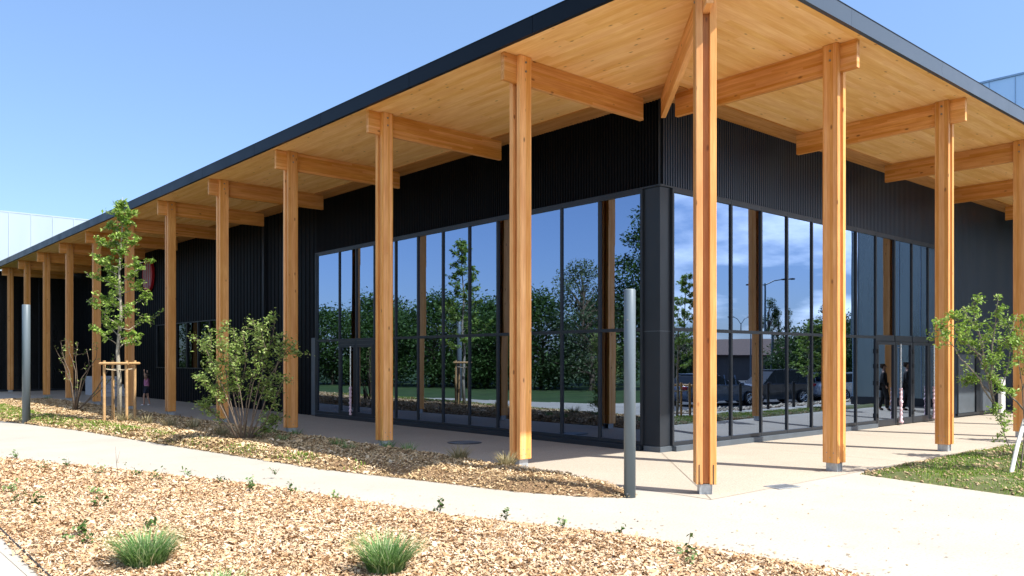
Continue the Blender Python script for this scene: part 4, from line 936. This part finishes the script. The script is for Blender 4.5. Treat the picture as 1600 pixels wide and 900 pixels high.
yt4 = copy_tree(t1); yt4.location = (6.7, -2.25, .03); yt4.scale = (.75, .75, .66); yt4['label'] = 'young tree just outside the right edge, its leafy shade falling on the lawn'
def car(root, paint, kind='suv', L=4.3, W=1.8, H=1.55):
    hl = L/2; prof = [(-hl, .35), (-hl+.02, .75), (-hl+.12, .95), (-hl+.9, 1.02), (hl-1.15, 1.0), (hl-.3, .86), (hl-.03, .68), (hl, .35), (hl-.1, .22), (-hl+.1, .22)]
    m = MB(); n = len(prof); rows = []
    for yy, ins, dz in ((-W/2+.09, .06, -.03), (-W/2, .0, -.05), (-W/2+.02, .0, 0), (W/2-.02, .0, 0), (W/2, .0, -.05), (W/2-.09, .06, -.03)):
        rows.append([(x*(1-ins*.3), yy, z+(dz if z > .9 else 0)) for x, z in prof])
    for r_ in rows: m.v += r_
    for i in range(5):
        for j in range(n): m.f.append((i*n+j, i*n+(j+1) % n, (i+1)*n+(j+1) % n, (i+1)*n+j))
    m.f += [tuple(range(n)), tuple(range(5*n, 6*n))[::-1]]
    m.build('body', paint, root, .04, True)
    # greenhouse
    zt = H; rear = -hl+.18 if kind == 'suv' else -hl+.55
    g = [(rear, .98), (rear+.35, zt-.08), (rear+.9, zt), (hl-2.35, zt-.01), (hl-1.9, zt-.07), (hl-1.12, .98)]
    m = MB(); n = len(g)
    for yy, t_ in ((-W/2+.07, 0), (W/2-.07, 0)): pass
    for sgn in (-1, 1):
        for x, z in g: f_ = (z-.98)/(zt-.98); m.v.append((x, sgn*(W/2-.06-.17*f_), z))
    m.f = [tuple(range(n)), tuple(range(n, 2*n))[::-1]]+[(i, i+n, (i+1) % n+n, (i+1) % n) for i in range(n)]
    m.build('windows', 'carglass', root, .02)
    m = MB()
    for sgn in (-1, 1): pass
    m.box((rear+.42, -(W/2-.20), zt-.05), (hl-2.0, W/2-.20, zt+.022))
    for xx in (rear+.30, -hl+1.75, -hl+2.6):
        for sgn in (-1, 1):
            m.add([(xx, sgn*(W/2-.055), .98), (xx+.08, sgn*(W/2-.055), .98), (xx+.16, sgn*(W/2-.225), zt-.03), (xx+.08, sgn*(W/2-.225), zt-.03), (xx, sgn*(W/2-.09), .98), (xx+.08, sgn*(W/2-.09), .98), (xx+.16, sgn*(W/2-.26), zt-.03), (xx+.08, sgn*(W/2-.26), zt-.03)],
                  [(0, 1, 2, 3), (4, 7, 6, 5), (0, 3, 7, 4), (1, 5, 6, 2), (0, 4, 5, 1), (3, 2, 6, 7)])
    m.build('roof', paint, root, .01)
    for sx_ in (-1, 1):
        for sy in (-1, 1):
            x, y = sx_*(hl-.86), sy*(W/2-.10)
            m = MB().tube([(x, y-.11, .335), (x, y-.10, .335), (x, y+.10, .335), (x, y+.11, .335)], [.30, .335, .335, .30], 28); wh = m.build('wheel', 'tyre', root)
            m = MB(); yo = y+sy*.114
            m.tube([(x, yo-.004, .335), (x, yo+.004, .335)], .05, 12)
            for k in range(10):
                a = k*math.pi/5; ca, sa = math.cos(a), math.sin(a); m.tube([(x+ca*.04, yo, .335+sa*.04), (x+ca*.235, yo, .335+sa*.235)], [.02, .016], 6)
            for k in range(24):
                a, a2_ = k*math.pi/12, (k+1)*math.pi/12; m.tube([(x+math.cos(a)*.235, yo, .335+math.sin(a)*.235), (x+math.cos(a2_)*.235, yo, .335+math.sin(a2_)*.235)], .012, 5, False)
            m.build('rim', 'rim', wh)
    for sy in (-1, 1):
        MB().box((-hl-.012, sy*(W/2-.05), .78), (-hl+.14, sy*(W/2-.42), .93)).build('tail_light', 'lamp_red', root, .02)
        MB().box((hl-.32, sy*(W/2-.04), .66), (hl-.06, sy*(W/2-.40), .78)).build('headlight', 'lamp_clear', root, .02)
        MB().box((hl-1.55, sy*(W/2), .98), (hl-1.38, sy*(W/2+.16), 1.10)).build('mirror', paint, root, .02)
    MB().box((hl-.02, -.45, .38), (hl+.012, .45, .58)).build('grille', 'tyre', root, .01)
def cpos(px, d): q = Rm(px, d); return (q[0], q[1], -.597)
car1 = empty('parked_car', cpos(1112, 40), R(10), 'dark blue hatchback parked side-on, leftmost car in the right glass reflection', 'car', 'parked cars'); car(car1, 'car_blue', 'hatch', 4.35, 1.8, 1.5)
car2 = empty('parked_car', cpos(1202, 42), R(198), 'black estate car parked beside the dark blue hatchback, in the reflection', 'car', 'parked cars'); car(car2, 'car_black', 'suv', 4.7, 1.85, 1.68)
car3 = empty('parked_car', cpos(1296, 46), R(20), 'silver hatchback parked behind the black estate car, in the reflection', 'car', 'parked cars'); car(car3, 'car_silver', 'hatch', 4.3, 1.8, 1.5)
car4 = copy_tree(car3); car4.location = cpos(1350, 44); car4.rotation_euler.z = R(35); car4['label'] = 'silver car farthest right of the parked row in the reflection'

hs = empty('tiled_house', Rm(1190, 95), R(57), 'low house with dark clay tile roof behind the parked cars in the reflection', 'house')
MB().box((-14, -6, 0), (14, 6, 2.7)).build('wall', 'render', hs)
m = MB(); m.add([(-14.6, -6.6, 2.6), (14.6, -6.6, 2.6), (14.6, 6.6, 2.6), (-14.6, 6.6, 2.6), (-9, 0, 4.6), (9, 0, 4.6), (-14.6, -6.6, 2.75), (14.6, -6.6, 2.75), (14.6, 6.6, 2.75), (-14.6, 6.6, 2.75)],
    [(0, 3, 2, 1), (0, 1, 7, 6), (1, 2, 8, 7), (2, 3, 9, 8), (3, 0, 6, 9), (6, 7, 5, 4), (7, 8, 5), (8, 9, 4, 5), (9, 6, 4)]); m.build('roof', 'tile', hs)
for x in (-12, -6, 0, 5, 10): MB().box((x, 6.001, 1.0), (x+1.4, 6.05, 2.1)).build('window', 'carglass', hs)

def lamp(loc, h, arms, label):
    e = empty('street_lamp', loc, 0, label, 'street lamp', 'street lamps of the car park seen in reflection')
    MB().tube([(0, 0, 0), (0, 0, h*.5), (0, 0, h)], [.09, .07, .045], 12).build('pole', 'bollard', e)
    for dx, dy, rise in arms:
        MB().tube([(0, 0, h-.1), (dx*.5, dy*.5, h+rise*.7), (dx, dy, h+rise)], .03, 8).build('arm', 'bollard', e)
        MB().box((dx-.1+dx*.12, dy-.1, h+rise-.04), (dx+.1+dx*.2, dy+.1, h+rise+.04)).build('lamp_head', 'manhole', e)
RM = Vector((RT.x, -RT.y, 0))
lamp(Rm(1204, 48), topz(440, 48)+.5, [(RM.x*1.05, RM.y*1.05, .25), (-RM.x*1.05, -RM.y*1.05, -.1)], 'tall street lamp with two unequal arms against the mirrored clouds')
lamp(Rm(1128, 48), topz(484, 48)+.5, [(-RM.x*.4, -RM.y*.4, .1)], 'street lamp with a single arm left of the two-armed lamp in the reflection')
lamp(Rm(1163, 80), topz(505, 80)+.6, [(RM.x*.75, RM.y*.75, .6), (-RM.x*.75, -RM.y*.75, .6)], 'distant Y-shaped street lamp above the house roof in the reflection')
for i, x in enumerate((10.5, 12.2, 13.9, 15.6, 17.3)):
    o = MB().tube([(0, 0, -.1), (0, 0, .82), (0, 0, .86)], [.045, .045, .03], 14).build('short_bollard', 'manhole'); o.location = (x, -2.55, 0)
    tag(o, NTH[i]+' of the short dark bollards before the stones in the reflection', 'bollard', 'short bollards before the stones')
